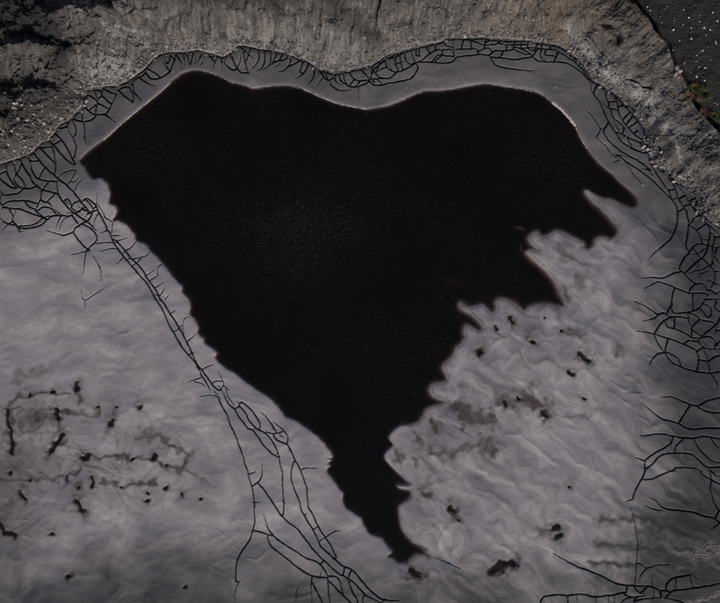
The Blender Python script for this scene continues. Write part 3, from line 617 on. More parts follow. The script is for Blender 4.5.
# ------------------------------------------------------------------ materials
class Nodes:
    def __init__(self, name):
        self.m = bpy.data.materials.new(name)
        self.m.use_nodes = True
        self.t = self.m.node_tree
        self.t.nodes.clear()
        self.out = self.t.nodes.new('ShaderNodeOutputMaterial')
    def n(self, kind, **kw):
        node = self.t.nodes.new(kind)
        for k, val in kw.items():
            if k in node.bl_rna.properties:
                setattr(node, k, val)
        return node
    def link(self, a, b):
        self.t.links.new(a, b)
    def val(self, sock, v):
        if hasattr(v, 'links') or hasattr(v, 'is_output'):
            self.link(v, sock)
        else:
            sock.default_value = v
    def attr(self, name):
        a = self.n('ShaderNodeAttribute'); a.attribute_name = name
        return a.outputs['Fac']
    def pos(self):
        return self.n('ShaderNodeNewGeometry').outputs['Position']
    def noise(self, scale, detail=4, rough=.55, vec=None, dist=0):
        a = self.n('ShaderNodeTexNoise')
        a.inputs['Scale'].default_value = scale; a.inputs['Detail'].default_value = detail
        a.inputs['Roughness'].default_value = rough; a.inputs['Distortion'].default_value = dist
        self.link(vec if vec is not None else self.pos(), a.inputs['Vector'])
        return a.outputs['Fac']
    def ramp(self, x, a, b, c=0.0, d=1.0):
        r = self.n('ShaderNodeMapRange')
        self.val(r.inputs['Value'], x)
        r.inputs['From Min'].default_value = a; r.inputs['From Max'].default_value = b
        r.inputs['To Min'].default_value = c; r.inputs['To Max'].default_value = d
        return r.outputs['Result']
    def math(self, op, a, b):
        r = self.n('ShaderNodeMath'); r.operation = op
        self.val(r.inputs[0], a); self.val(r.inputs[1], b)
        return r.outputs[0]
    def mix(self, f, a, b):
        r = self.n('ShaderNodeMix'); r.data_type = 'RGBA'
        self.val(r.inputs[0], f)
        for s, x in ((r.inputs[6], a), (r.inputs[7], b)):
            if isinstance(x, tuple):
                s.default_value = (*x, 1)
            else:
                self.link(x, s)
        return r.outputs[2]
    def bump(self, h, strength, dist, nrm=None):
        b = self.n('ShaderNodeBump')
        b.inputs['Strength'].default_value = strength; b.inputs['Distance'].default_value = dist
        self.link(h, b.inputs['Height'])
        if nrm is not None:
            self.link(nrm, b.inputs['Normal'])
        return b.outputs['Normal']
    def surf(self, col, rough, nrm=None, spec=.5):
        p = self.n('ShaderNodeBsdfPrincipled')
        if isinstance(col, tuple):
            p.inputs['Base Color'].default_value = (*col, 1)
        else:
            self.link(col, p.inputs['Base Color'])
        self.val(p.inputs['Roughness'], rough)
        p.inputs['Specular IOR Level'].default_value = spec
        if nrm is not None:
            self.link(nrm, p.inputs['Normal'])
        self.link(p.outputs[0], self.out.inputs['Surface'])
        return p

def mat_mud():
    N = Nodes('mud')
    big = N.noise(.55, 5, .6, dist=.6)
    mid = N.noise(2.6, 5, .6, dist=.4)
    fine = N.noise(17, 4, .65)
    grit = N.noise(44, 3, .7)
    c = N.mix(N.attr('tone'), (.145, .138, .156), (.455, .400, .415))
    c = N.mix(N.ramp(big, .45, .72, 0, .6), c, (.25, .24, .27))
    c = N.mix(N.math('MULTIPLY', N.ramp(mid, .42, .7), .45), c, (.20, .185, .19))
    c = N.mix(N.math('MULTIPLY', N.ramp(grit, .5, .72), .4), c, (.42, .385, .39))
    c = N.mix(N.math('MULTIPLY', N.ramp(fine, .45, .72), .42), c, (.135, .127, .135))
    d = N.attr('damp_vignette')
    c = N.mix(d, c, (.033, .031, .036))
    st = N.attr('stain')
    stn = N.math('MULTIPLY', st, N.ramp(mid, .3, .65, .75, 1.15))
    c = N.mix(stn, c, (.048, .031, .030))
    c = N.mix(N.math('MULTIPLY', N.attr('silt'), N.ramp(mid, .3, .65, .8, 1.15)), c, (.014, .012, .012))
    c = N.mix(N.math('MULTIPLY', N.attr('chalk'), N.ramp(N.noise(9, 5, .7), .40, .62)), c, (.27, .235, .205))
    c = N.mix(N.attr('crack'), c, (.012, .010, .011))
    rough = N.ramp(d, 0, 1, .82, .6)
    h = N.math('ADD', N.math('MULTIPLY', fine, .7), N.math('MULTIPLY', grit, .3))
    nr = N.bump(h, .5, .016)
    nr = N.bump(mid, .25, .03, nr)
    N.surf(c, rough, nr, .35)
    return N.m

def mat_bank():
    N = Nodes('spoil_earth')
    big = N.noise(.5, 6, .62, dist=.5)
    mid = N.noise(3.2, 6, .65)
    fine = N.noise(18, 4, .65)
    vor = N.n('ShaderNodeTexVoronoi'); vor.inputs['Scale'].default_value = 9
    N.link(N.pos(), vor.inputs['Vector'])
    vor2 = N.n('ShaderNodeTexVoronoi'); vor2.inputs['Scale'].default_value = 24
    N.link(N.pos(), vor2.inputs['Vector'])
    c = N.mix(N.ramp(mid, .35, .68), (.045, .040, .037), (.125, .111, .102))
    c = N.mix(N.math('MULTIPLY', N.ramp(big, .4, .7), .5), c, (.105, .099, .096))
    c = N.mix(N.attr('brown'), c, (.17, .125, .09))
    c = N.mix(N.attr('pale'), c, (.28, .265, .255))
    sk = N.attr('streak')
    c = N.mix(N.ramp(sk, .5, .05, 0, .7), c, (.028, .025, .024))
    c = N.mix(N.ramp(sk, .62, 1.0, 0, .55), c, (.27, .25, .235))
    c = N.mix(N.attr('soil'), c, (.020, .0185, .0185))
    sp = N.n('ShaderNodeSeparateColor'); N.link(vor2.outputs['Color'], sp.inputs[0])
    speck = N.math('MULTIPLY', N.ramp(sp.outputs[0], .86, .92), N.ramp(vor2.outputs['Distance'], .30, .2))
    c = N.mix(N.math('MULTIPLY', speck, .55), c, (.36, .32, .30))
    c = N.mix(N.math('MULTIPLY', N.ramp(fine, .5, .7), .5), c, (.045, .040, .037))
    h = N.math('ADD', N.math('MULTIPLY', fine, .6), N.math('MULTIPLY', N.ramp(vor.outputs['Distance'], 0, .6, 1, 0), .4))
    nr = N.bump(h, .8, .07)
    nr = N.bump(mid, .6, .12, nr)
    N.surf(c, .92, nr, .25)
    return N.m

def mat_water(name, dens, ruffle):
    N = Nodes(name)
    tc = N.pos()
    mp = N.n('ShaderNodeMapping'); mp.inputs['Rotation'].default_value = (0, 0, math.radians(-35)); mp.inputs['Scale'].default_value = (1, 3.2, 1)
    N.link(tc, mp.inputs['Vector'])
    rip = N.noise(1.7, 3, .6, mp.outputs[0], .6)
    chop = N.noise(5.5, 3, .6, mp.outputs[0], .6)
    dv = N.n('ShaderNodeVectorMath'); dv.operation = 'DISTANCE'; N.link(tc, dv.inputs[0]); dv.inputs[1].default_value = (-2.6, 3.6, 0)
    gust = N.math('MAXIMUM', N.ramp(N.noise(.16, 3, .5), .40, .68, .22, .62), N.math('MULTIPLY', N.ramp(dv.outputs['Value'], 5.0, 0.5), N.ramp(N.noise(.5, 4, .6), .35, .62, .35, 1.0)))
    h = N.math('MULTIPLY', N.math('ADD', rip, N.math('MULTIPLY', chop, .5)), gust)
    nr = N.bump(h, ruffle, .17)
    fr = N.n('ShaderNodeFresnel'); fr.inputs['IOR'].default_value = 1.33; N.link(nr, fr.inputs['Normal'])
    tr = N.n('ShaderNodeBsdfTransparent')
    gl = N.n('ShaderNodeBsdfGlossy'); gl.inputs['Roughness'].default_value = .09; N.link(nr, gl.inputs['Normal'])
    mx_ = N.n('ShaderNodeMixShader')
    front = N.math('SUBTRACT', 1.0, N.n('ShaderNodeNewGeometry').outputs['Backfacing'])   # from below the surface lets the light out
    N.link(N.math('MULTIPLY', fr.outputs[0], front), mx_.inputs[0]); N.link(tr.outputs[0], mx_.inputs[1]); N.link(gl.outputs[0], mx_.inputs[2])
    df = N.n('ShaderNodeBsdfDiffuse'); df.inputs['Color'].default_value = (.20, .15, .13, 1)      # silt held in the water
    m2 = N.n('ShaderNodeMixShader'); glint_film = N.math('MULTIPLY', N.ramp(N.noise(2.6, 4, .7, mp.outputs[0], .5), .44, .70, 0, 1), N.ramp(N.noise(.22, 4, .6), .36, .66, .06, .7))    # ripple glints painted as pale wind-drawn streaks
    glint_film = N.math('ADD', glint_film, N.math('MULTIPLY', N.ramp(dv.outputs['Value'], 5.0, .5, 0, 1.1), N.ramp(N.noise(4.2, 4, .75, mp.outputs[0], .5), .46, .68, 0, 1)))
    silt = N.math('ADD', N.math('MULTIPLY', glint_film, .055), .017)  # even silt plus the painted glints
    N.val(m2.inputs[0], N.math('MULTIPLY', front, silt)); N.link(mx_.outputs[0], m2.inputs[1]); N.link(df.outputs[0], m2.inputs[2])
    N.link(m2.outputs[0], N.out.inputs['Surface'])
    va = N.n('ShaderNodeVolumeAbsorption'); va.inputs['Color'].default_value = (.36, .24, .17, 1); va.inputs['Density'].default_value = dens
    N.link(va.outputs[0], N.out.inputs['Volume'])
    N.m.use_transparent_shadow = True
    return N.m

def mat_stone(name, attr=True, a=(.10, .09, .085), b=(.42, .39, .37)):
    N = Nodes(name)
    nz = N.noise(14, 4, .6)
    if attr:
        f = N.attr('shade')
    else:
        oi = N.n('ShaderNodeObjectInfo'); f = oi.outputs['Random']
    c = N.mix(f, a, b)
    c = N.mix(N.math('MULTIPLY', N.ramp(nz, .4, .7), .35), c, tuple(x * .5 for x in a))
    N.surf(c, .85, N.bump(N.noise(40, 3, .6), .5, .01), .3)
    return N.m

M_MUD, M_BANK = mat_mud(), mat_bank()
M_POND, M_PUD = mat_water('pond_water', 15.0, .22), mat_water('puddle_water', 14.0, .10)
M_GRAVEL = mat_stone('gravel', True, (.05, .044, .041), (.36, .33, .31))
M_WHITE = mat_stone('white_stone', False, (.34, .32, .30), (.72, .69, .64))
M_ROCK = mat_stone('bank_rock', False, (.19, .16, .145), (.36, .32, .29))

# ------------------------------------------------------------------ ground objects
FI = (np.arange(NR - 1)[:, None] * NC + np.arange(NC - 1)[None, :])
def quads(mask_or_idx):
    f = FI.ravel()[mask_or_idx]
    return np.stack([f, f + NC, f + NC + 1, f + 1], 1)
def grid_object(name, sel, mat, fields, parent=None):
    q = quads(sel)
    vi, inv = np.unique(q.ravel(), return_inverse=True)
    me = bpy.data.meshes.new(name)
    me.vertices.add(len(vi)); me.vertices.foreach_set('co', VERT[vi].astype(np.float32).ravel())
    nf = len(q)
    me.loops.add(nf * 4); me.loops.foreach_set('vertex_index', inv.astype(np.int32).ravel())
    me.polygons.add(nf); me.polygons.foreach_set('loop_start', np.arange(0, nf * 4, 4, dtype=np.int32))
    me.update(calc_edges=True)
    me.polygons.foreach_set('use_smooth', np.ones(nf, bool))
    for k in fields:
        at = me.attributes.new(k, 'FLOAT', 'POINT'); at.data.foreach_set('value', FIELDS[k][vi])
    me.materials.append(mat)
    o = bpy.data.objects.new(name, me); COL.objects.link(o)
    if parent:
        o.parent = parent
    return o
MUDF = ['chalk', 'damp_vignette', 'stain', 'crack', 'tone', 'silt']
BANKF = ['pale', 'soil', 'brown', 'streak']
fz = np.maximum(np.maximum(Z[:-1, :-1], Z[1:, :-1]), np.maximum(Z[:-1, 1:], Z[1:, 1:]))
deep = (f_P < -9) & (fz < -.75)
psf = np.zeros(NR * NC, bool); psf[bi] = ps
psf = psf.reshape(NR, NC)[:-1, :-1]
f_plateau = f_bank & psf
f_slope = f_bank & ~psf
keep300 = plates[:300]
is300 = np.zeros(lab.max() + 1, bool); is300[keep300] = True
rest = np.zeros(lab.max() + 1, bool); rest[plates[300:]] = True
f_mud = ~f_bank & ~deep & ~is300[lab] & ~rest[lab]
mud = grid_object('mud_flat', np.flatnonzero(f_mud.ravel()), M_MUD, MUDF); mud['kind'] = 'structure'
order = np.argsort(lab.ravel(), kind='stable'); sl = lab.ravel()[order]
for i in keep300:
    a, b = np.searchsorted(sl, i), np.searchsorted(sl, i, 'right')
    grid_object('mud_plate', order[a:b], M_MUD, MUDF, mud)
if len(plates) > 300:
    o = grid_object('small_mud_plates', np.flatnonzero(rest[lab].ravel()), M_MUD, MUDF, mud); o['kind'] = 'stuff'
bank = grid_object('earth_bank', np.flatnonzero(f_slope.ravel()), M_BANK, BANKF); bank['kind'] = 'structure'
plat = grid_object('gravel_plateau', np.flatnonzero(f_plateau.ravel()), M_BANK, BANKF); plat['kind'] = 'structure'
print('plates', len(plates), 'mud faces', int(f_mud.sum()), 'bank', int(f_bank.sum()))

def mesh_object(name, verts, faces, mat, parent=None, smooth=False):
    me = bpy.data.meshes.new(name)
    me.from_pydata(verts, [], faces)
    me.update()
    if smooth:
        me.polygons.foreach_set('use_smooth', np.ones(len(me.polygons), bool))
    me.materials.append(mat)
    o = bpy.data.objects.new(name, me); COL.objects.link(o)
    if parent:
        o.parent = parent
    return o
def prism(name, cells_x, cells_y, mask, z0, z1, mat):
    """closed block over the marked cells of a coarse grid"""
    vid, verts, faces = {}, [], []
    def v(r, c, z):
        k = (r, c, z)
        if k not in vid:
            vid[k] = len(verts)
            x, y = to_world(cells_x[c], cells_y[r])
            verts.append((x, y, z))
        return vid[k]
    R, C = mask.shape
    for r in range(R):
        for c in range(C):
            if not mask[r, c]:
                continue
            faces.append((v(r, c, z1), v(r + 1, c, z1), v(r + 1, c + 1, z1), v(r, c + 1, z1)))
            faces.append((v(r, c, z0), v(r, c + 1, z0), v(r + 1, c + 1, z0), v(r + 1, c, z0)))
            if r == 0 or not mask[r - 1, c]:
                faces.append((v(r, c, z1), v(r, c + 1, z1), v(r, c + 1, z0), v(r, c, z0)))
            if r == R - 1 or not mask[r + 1, c]:
                faces.append((v(r + 1, c + 1, z1), v(r + 1, c, z1), v(r + 1, c, z0), v(r + 1, c + 1, z0)))
            if c == 0 or not mask[r, c - 1]:
                faces.append((v(r + 1, c, z1), v(r, c, z1), v(r, c, z0), v(r + 1, c, z0)))
            if c == C - 1 or not mask[r, c + 1]:
                faces.append((v(r, c + 1, z1), v(r + 1, c + 1, z1), v(r + 1, c + 1, z0), v(r, c + 1, z0)))
    return mesh_object(name, verts, faces, mat)
# pond water and its dark bed
WATER = .03
gx = np.arange(74, 646, 2.5); gy = np.arange(62, 572, 2.5)
mxx, myy = np.meshgrid(gx[:-1] + 1.25, gy[:-1] + 1.25)
ci = np.searchsorted(pxs, mxx); ri = np.searchsorted(pys, myy)
pm = P[ri, ci] < 3.2
pond = prism('pond', gx, gy, pm, -1.6, WATER, M_POND); pond['kind'] = 'structure'
bx0, by0 = to_world(78, 66); bx1, by1 = to_world(642, 568)
bedm = Nodes('pond_bed_mud'); bedm.surf((.05, .042, .038), .9)
bed_o = mesh_object('pond_bed', [(bx0, by1, -1.05), (bx1, by1, -1.05), (bx1, by0, -1.05), (bx0, by0, -1.05)], [(0, 1, 2, 3)], bedm.m); bed_o['kind'] = 'structure'

# ------------------------------------------------------------------ brown puddles in the pits
def tag(o, label, cat, group=None):
    o['label'] = label; o['category'] = cat
    if group:
        o['group'] = group
for pts, r in PUD:
    cxp, cyp = np.mean([p[0] for p in pts]), np.mean([p[1] for p in pts])
    lv = []
    for p in pts:
        c = min(np.searchsorted(pxs, p[0]), NC - 1); rr = min(np.searchsorted(pys, p[1]), NR - 1)
        lv.append(base_only[rr, c] + .03)
    level = float(min(lv)) - .032
    if len(pts) == 1:
        pts = [pts[0], (pts[0][0] + .3, pts[0][1])]
    ring, R = [], r * 2.0
    n = 9
    def cap(p, ang):
        for k in range(n + 1):
            a = ang - math.pi / 2 + math.pi * k / n
            ring.append((p[0] + R * math.cos(a), p[1] + R * math.sin(a)))
    fwd = [math.atan2(b[1] - a[1], b[0] - a[0]) for a, b in zip(pts[:-1], pts[1:])]
    for i in range(1, len(pts) - 1):
        pass
    right_side, left_side = [], []
    for i in range(1, len(pts) - 1):
        a = (fwd[i - 1] + fwd[i]) / 2
        right_side.append((pts[i][0] + R * math.cos(a - math.pi / 2), pts[i][1] + R * math.sin(a - math.pi / 2)))
        left_side.append((pts[i][0] + R * math.cos(a + math.pi / 2), pts[i][1] + R * math.sin(a + math.pi / 2)))
    ring += right_side
    cap(pts[-1], fwd[-1])
    ring += left_side[::-1]
    cap(pts[0], fwd[0] + math.pi)
    m = len(ring)
    top = [(*to_world(x, y), level) for x, y in ring]; bot = [(x, y, level - .35) for x, y, _ in top]
    faces = [tuple(range(m))[::-1], tuple(range(m, 2 * m))] + [(k, (k + 1) % m, m + (k + 1) % m, m + k) for k in range(m)]
    o = mesh_object('puddle', top + bot, faces, M_PUD)
    if cyp > 555 and 480 < cxp < 530:
        tag(o, 'wide brown-black puddle lying alone in grey mud below the pond tip', 'puddle')
    elif 405 < cxp < 425 and cyp > 565:
        tag(o, 'brown puddle in the mud just off the tip of the pond', 'puddle')
    elif r > 2.9 and 575 < cxp < 590:
        tag(o, 'long dark puddle on the pale lobed mud, beyond the pond inlets', 'puddle')
    elif cxp > 300:
        tag(o, 'small dark puddle in the lobed mud on the ragged side of the pond', 'puddle', 'puddles on the lobed mud')
    elif len(pts) > 4:
        tag(o, 'long narrow black puddle bending along a stained channel', 'puddle')
    else:
        tag(o, 'small dark puddle in the stained mud away across the crack line', 'puddle', 'puddles on the stained mud')

# ------------------------------------------------------------------ stones
PHI = (1 + 5 ** .5) / 2
ICO_V = np.array([(-1, PHI, 0), (1, PHI, 0), (-1, -PHI, 0), (1, -PHI, 0), (0, -1, PHI), (0, 1, PHI), (0, -1, -PHI), (0, 1, -PHI), (PHI, 0, -1), (PHI, 0, 1), (-PHI, 0, -1), (-PHI, 0, 1)]) / math.sqrt(1 + PHI * PHI)
ICO_F = np.array([(0, 11, 5), (0, 5, 1), (0, 1, 7), (0, 7, 10), (0, 10, 11), (1, 5, 9), (5, 11, 4), (11, 10, 2), (10, 7, 6), (7, 1, 8), (3, 9, 4), (3, 4, 2), (3, 2, 6), (3, 6, 8), (3, 8, 9), (4, 9, 5), (2, 4, 11), (6, 2, 10), (8, 6, 7), (9, 8, 1)])
def gravel(name, px, py, size, shade, mat, sink=.25):
    n = len(px)
    x, y = to_world(px, py); z = zat(px, py)
    a = rng.uniform(0, 2 * np.pi, n)
    V = ICO_V[None] * (1 + rng.uniform(-.28, .28, (n, 12, 1))) * np.stack([rng.uniform(.7, 1.3, n), rng.uniform(.7, 1.3, n), rng.uniform(.5, .9, n)], 1)[:, None, :] * (size * .5)[:, None, None]
    ca_, sa_ = np.cos(a)[:, None], np.sin(a)[:, None]
    X = V[:, :, 0] * ca_ - V[:, :, 1] * sa_; Y = V[:, :, 0] * sa_ + V[:, :, 1] * ca_
    co = np.stack([X + x[:, None], Y + y[:, None], V[:, :, 2] + (z + size * (.3 - sink))[:, None]], 2).reshape(-1, 3)
    F = (ICO_F[None] + (np.arange(n) * 12)[:, None, None]).reshape(-1, 3)
    me = bpy.data.meshes.new(name)
    me.vertices.add(len(co)); me.vertices.foreach_set('co', co.astype(np.float32).ravel())
    me.loops.add(F.size); me.loops.foreach_set('vertex_index', F.astype(np.int32).ravel())
    me.polygons.add(len(F)); me.polygons.foreach_set('loop_start', np.arange(0, F.size, 3, dtype=np.int32))
    me.update(calc_edges=True)
    at = me.attributes.new('shade', 'FLOAT', 'POINT'); at.data.foreach_set('value', np.repeat(shade, 12).astype(np.float32))
    me.materials.append(mat)
    o = bpy.data.objects.new(name, me); COL.objects.link(o); o['kind'] = 'stuff'
    return o
sel = (u > -30) & (u < 750) & (v > -30)
wgt = (.25 + 1.6 * sstep(22, 1, fs) + 1.5 * gauss(u, v, [(90,78),(128,70)], 20) + 1.2 * left_rub + 1.0 * sstep(400, 430, u) * sstep(560, 540, u) * sstep(45, 20, v) + .5 * sstep(18, 4, fs) * (u > 600)) * np.where(ps, .30, 1) * sel
pk = rng.choice(len(bi), 11000, p=wgt / wgt.sum())
gp, gq = bx[pk] + rng.uniform(-.28, .28, len(pk)), by[pk] + rng.uniform(-.28, .28, len(pk))
size = np.clip(rng.lognormal(math.log(.045), .6, len(pk)), .025, .26)
shd = np.clip(rng.beta(.9, 3.4, len(pk)) - .4 * soil[bi][pk] + .15 * left_rub[pk], 0, 1)
mi = np.flatnonzero((Fd.ravel() < 5) & (PX.ravel() > -8) & (PX.ravel() < 728) & (PY.ravel() > -8))
wf = np.where(bin_.ravel()[mi], 1.0, np.exp(-(Fd.ravel()[mi] / 1.6) ** 2) * .9)
wf = wf * sstep(-.35, .5, perlin(PX.ravel()[mi] / 11, PY.ravel()[mi] / 11, 141))
p2 = rng.choice(mi, 4200, p=wf / wf.sum())
gp = np.concatenate([gp, PX.ravel()[p2] + rng.uniform(-.28, .28, len(p2))]); gq = np.concatenate([gq, PY.ravel()[p2] + rng.uniform(-.28, .28, len(p2))])
size = np.concatenate([size, np.clip(rng.lognormal(math.log(.055), .6, len(p2)), .03, .24)]); shd = np.concatenate([shd, np.clip(rng.beta(.8, 2.6, len(p2)), 0, 1)])
g1 = gravel('bank_gravel', gp, gq, size, shd, M_GRAVEL)
g1['label'] = 'loose grey-brown gravel strewn over the earth bank'; g1['category'] = 'gravel'

def ico_mesh(name, seed, mat, flat=.7):
    import bmesh
    bm = bmesh.new(); bmesh.ops.create_icosphere(bm, subdivisions=2, radius=.5)
    r = random.Random(seed)
    d = [Vector((r.uniform(-1, 1), r.uniform(-1, 1), r.uniform(-1, 1))).normalized() for _ in range(9)]
    cut = [r.uniform(.20, .40) for _ in d]
    for vv in bm.verts:
        for q, c in zip(d, cut):
            k = vv.co.dot(q)
            if k > c:
                vv.co -= q * (k - c) * .9
        vv.co.z *= flat
        vv.co *= 1 + r.uniform(-.03, .03)
    me = bpy.data.meshes.new(name); bm.to_mesh(me); bm.free(); me.materials.append(mat)
    return me
def stones(name, spots, mat, label, cat, group, flat=.7, seed=1):
    meshes = [ico_mesh(name, seed * 10 + k, mat, flat) for k in range(5)]
    for i, (px, py, s) in enumerate(spots):
        o = bpy.data.objects.new(name, meshes[i % 5]); COL.objects.link(o)
        x, y = to_world(px, py)
        o.location = (x, y, float(zat(np.float64(px), np.float64(py))) + s * .22)
        o.rotation_euler = (0, 0, random.uniform(0, 6.28)); o.scale = (s * random.uniform(.85, 1.2), s * random.uniform(.75, 1), s)
        tag(o, label, cat, group)
def unproject(px, py, h):
    k = 1 - h / H
    return 360 + (px - 360) * k, 301.5 + (py - 301.5) * k
W1 = [(648,6),(642,7),(649,15),(655,22),(662,22),(654,21.5),(675,20),(689,17),(705,27),(672.5,30),(673.5,29),(683.5,24),(691.5,27),(707,34),(716,41),(717,43),(674,49),(663,60),(685,63),(697,76),(705,80),(700,66),
 (650,10),(660,16),(700,15),(711,29),(692,28),(703,50),(692,38),(680,40),(645,34),(656,34),(712,59),(706,67),(691,72),(710,97),(709,98),(716,103),(714,109),(712.5,98),(718,104),(700,21),(713,12),(668,6),(696,5),(684,9),(718,20),(708,46),(697,55)]
spots = []
for i, (a, b) in enumerate(W1):
    a, b = unproject(a, b, .6)
    spots.append((a, b, random.choice([.06, .07, .08, .10, .12]) * (1.25 if i < 22 else .9)))
stones('white_stone', spots, M_WHITE, 'small white stone lying on the dark gravel plateau behind the bank', 'stone', 'white stones on the dark plateau', seed=2)
small = [(555.5,86.5,.07),(495.5,43.7,.07),(492,63,.05),(642.5,185,.08),(125,90.5,.06),(127,101,.05),(93,108,.05),(149,72,.06),(172.5,72,.06),(248,57,.08),(211,72.3,.09),(233,82.3,.07),(629,126.5,.06),(591,71,.06),(600.5,205,.08)]
stones('pebble', small, M_WHITE, 'tiny white pebble lying on the smooth mud around the pond', 'pebble', 'white pebbles on the mud', seed=3)
rk = [(646,139,.22),(650,148,.28),(644.5,143,.24),(654,160,.3),(657,165,.26),(662,166,.22),(669,172,.24),(679,176,.3),(676,181,.22),(687,186,.22),(684,178,.18),(672,150,.2),(660,152,.24),(698,212,.22),(704,218,.26),(694,203,.2),(610,91,.16),(601,86,.18),(645,146,.3),(652,152,.2)]
stones('rock', [(*unproject(a, b, .4), c) for a, b, c in rk], M_ROCK, 'pale angular rock at the foot of the bank along the narrow ridge', 'rock', 'rocks at the foot of the ridge', .75, 4)
stones('rock', [(*unproject(675, 69, .9), .30), (*unproject(678, 72.5, .9), .26), (*unproject(673.5, 75.5, .9), .34), (*unproject(676.5, 78, .9), .2)], M_ROCK, 'pale rock in a little heap at the edge of the dark plateau', 'rock', 'pale rocks heaped at the plateau edge', .7, 5)
lr = [(random.uniform(0, 82), random.uniform(95, 150)) for _ in range(60)]
lr = [(a, b, random.choice([.14, .18, .22, .28])) for a, b in lr if b < 162 - a * .72]
stones('rock', [(*unproject(a, b, .9), c) for a, b, c in lr], M_ROCK, 'grey-brown rock lying on the dark rubble slope beside the cracked corner', 'rock', 'rocks on the rubble slope', .8, 6)

# ------------------------------------------------------------------ foam drifted against the far shore
shore = np.array(POND)
fx_, fy_, fsz = [], [], []
def foam(a, b, dens, wid, big=1.0):
    q = [p for p in POND]
    for i in range(a, b):
        p0, p1 = np.array(q[i]), np.array(q[i + 1]); L = np.hypot(*(p1 - p0))
        for _ in range(int(L * dens)):
            t = random.random(); w = random.gauss(0, .35) * wid
            nrm = np.array([-(p1 - p0)[1], (p1 - p0)[0]]) / max(L, .01)
            pt = p0 + (p1 - p0) * t + nrm * (w + .45)
            fx_.append(pt[0]); fy_.append(pt[1]); fsz.append(random.uniform(.010, .034) * big)
foam(2, 8, 10, .9); foam(19, 23, 4, .8, 1.4); foam(24, 31, 1.2, .8); foam(31, 35, 4, .8); foam(35, 38, 26, 1.3, 1.8); foam(38, 40, 5, .8); foam(11, 19, .5, .8, 1.3)
n = len(fx_)
fxa, fya, fsa = np.array(fx_), np.array(fy_), np.array(fsz)
N = Nodes('foam'); N.surf(N.mix(N.noise(30), (.38, .33, .29), (.66, .60, .54)), .7)
fo = gravel('foam', fxa, fya, fsa, np.zeros(n), N.m, .3)
# the blobs float: lift those that lie over the water
me = fo.data; co = np.empty(len(me.vertices) * 3, np.float32); me.vertices.foreach_get('co', co); co = co.reshape(-1, 12, 3)
zc = co[:, :, 2].mean(1); co[:, :, 2] += np.maximum(0, WATER + .004 - zc)[:, None]; me.vertices.foreach_set('co', co.ravel()); me.update()
fo['label'] = 'thin broken line of pale foam along the far shore of the pond'; fo['category'] = 'foam'
# pale flecks added as modelled sparkle on the open water
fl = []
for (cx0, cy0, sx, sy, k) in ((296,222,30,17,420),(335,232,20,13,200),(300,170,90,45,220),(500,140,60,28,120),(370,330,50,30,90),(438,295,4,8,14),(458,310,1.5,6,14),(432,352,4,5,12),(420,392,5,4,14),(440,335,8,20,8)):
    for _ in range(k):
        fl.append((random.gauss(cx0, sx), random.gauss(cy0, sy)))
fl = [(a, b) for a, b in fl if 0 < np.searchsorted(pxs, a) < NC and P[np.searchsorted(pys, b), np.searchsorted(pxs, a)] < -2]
N = Nodes('sparkle'); N.surf((.22, .20, .19), .8)
sc_o = gravel('sparkle_flecks', np.array([f[0] for f in fl]), np.array([f[1] for f in fl]), rng.uniform(.008, .022, len(fl)), np.zeros(len(fl)), N.m)
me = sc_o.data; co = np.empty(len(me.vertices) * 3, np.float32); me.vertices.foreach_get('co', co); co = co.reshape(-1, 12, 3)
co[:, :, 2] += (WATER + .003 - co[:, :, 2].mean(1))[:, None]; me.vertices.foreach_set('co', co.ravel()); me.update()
sc_o['label'] = 'tiny pale flecks modelled as sparkle on the black pond'; sc_o['category'] = 'sparkle'

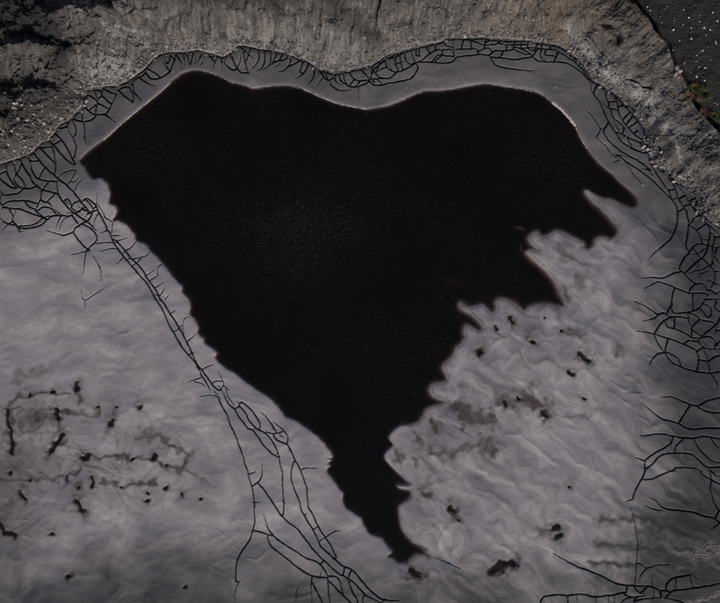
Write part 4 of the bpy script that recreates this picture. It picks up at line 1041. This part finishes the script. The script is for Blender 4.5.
# ------------------------------------------------------------------ grass tufts by the plateau
def mat_blade(name, a, b):
    N = Nodes(name)
    N.surf(N.mix(N.noise(9, 3), a, b), .7, None, .3)
    return N.m
MG = mat_blade('green_blades', (.02, .028, .009), (.075, .072, .02))
MY = mat_blade('yellow_blades', (.06, .045, .016), (.16, .115, .04))
MO = mat_blade('rusty_blades', (.07, .038, .018), (.19, .10, .05))
def tuft(px, py, rad, cnt, hgt, mat, label, seed):
    r = random.Random(seed)
    verts, faces = [], []
    x0, y0 = to_world(*unproject(px, py, .8))
    z0_ = float(zat(np.float64(360 + x0 / S), np.float64(301.5 - y0 / S)))
    for k in range(cnt):
        a = r.uniform(0, 6.283); d = rad * .35 * math.sqrt(r.random())
        bx_, by_ = d * math.cos(a), d * math.sin(a)
        a2 = a + r.gauss(0, .5); L = hgt * r.uniform(.5, 1.2); reach = rad * r.uniform(.3, 1.0); w = r.uniform(.008, .016)
        sx_, sy_ = -math.sin(a2) * w, math.cos(a2) * w
        zz = float(zat(np.float64(360 + (x0 + bx_) / S), np.float64(301.5 - (y0 + by_) / S))) - z0_ - .01
        i0 = len(verts)
        for s, ww in ((0, 1), (.45, .9), (.8, .6)):
            cxx, cyy = bx_ + math.cos(a2) * reach * s ** 1.5, by_ + math.sin(a2) * reach * s ** 1.5
            cz = zz + L * (s - .45 * s * s * s)
            verts += [(cxx - sx_ * ww, cyy - sy_ * ww, cz), (cxx + sx_ * ww, cyy + sy_ * ww, cz)]
        verts.append((bx_ + math.cos(a2) * reach, by_ + math.sin(a2) * reach, zz + L * .5))
        faces += [(i0, i0 + 1, i0 + 3, i0 + 2), (i0 + 2, i0 + 3, i0 + 5, i0 + 4), (i0 + 4, i0 + 5, i0 + 6)]
    o = mesh_object('grass_tuft', verts, faces, mat)
    o.location = (x0, y0, z0_)
    tag(o, label, 'grass tuft')
tuft(706, 92, .42, 170, .38, MG, 'spiky green grass tuft standing on the dark plateau edge', 1)
tuft(718, 124, .45, 170, .35, MG, 'green grass tuft by the black ditch, lowest of the clumps', 2)
tuft(697, 86, .28, 110, .25, MY, 'yellow-green grass clump next to the spiky green tuft', 3)
tuft(700, 101, .30, 130, .22, MY, 'yellow dry grass clump between the green tuft and the rusty one', 4)
tuft(703, 113, .30, 140, .18, MO, 'rusty orange dead grass clump at the ditch', 5)
tuft(687, 97, .30, 120, .16, MO, 'rusty dead grass clump among pale stones on the bank shoulder', 6)
tuft(715, 114, .26, 90, .22, MG, 'small dark green grass clump between the ditch and the white stones', 7)
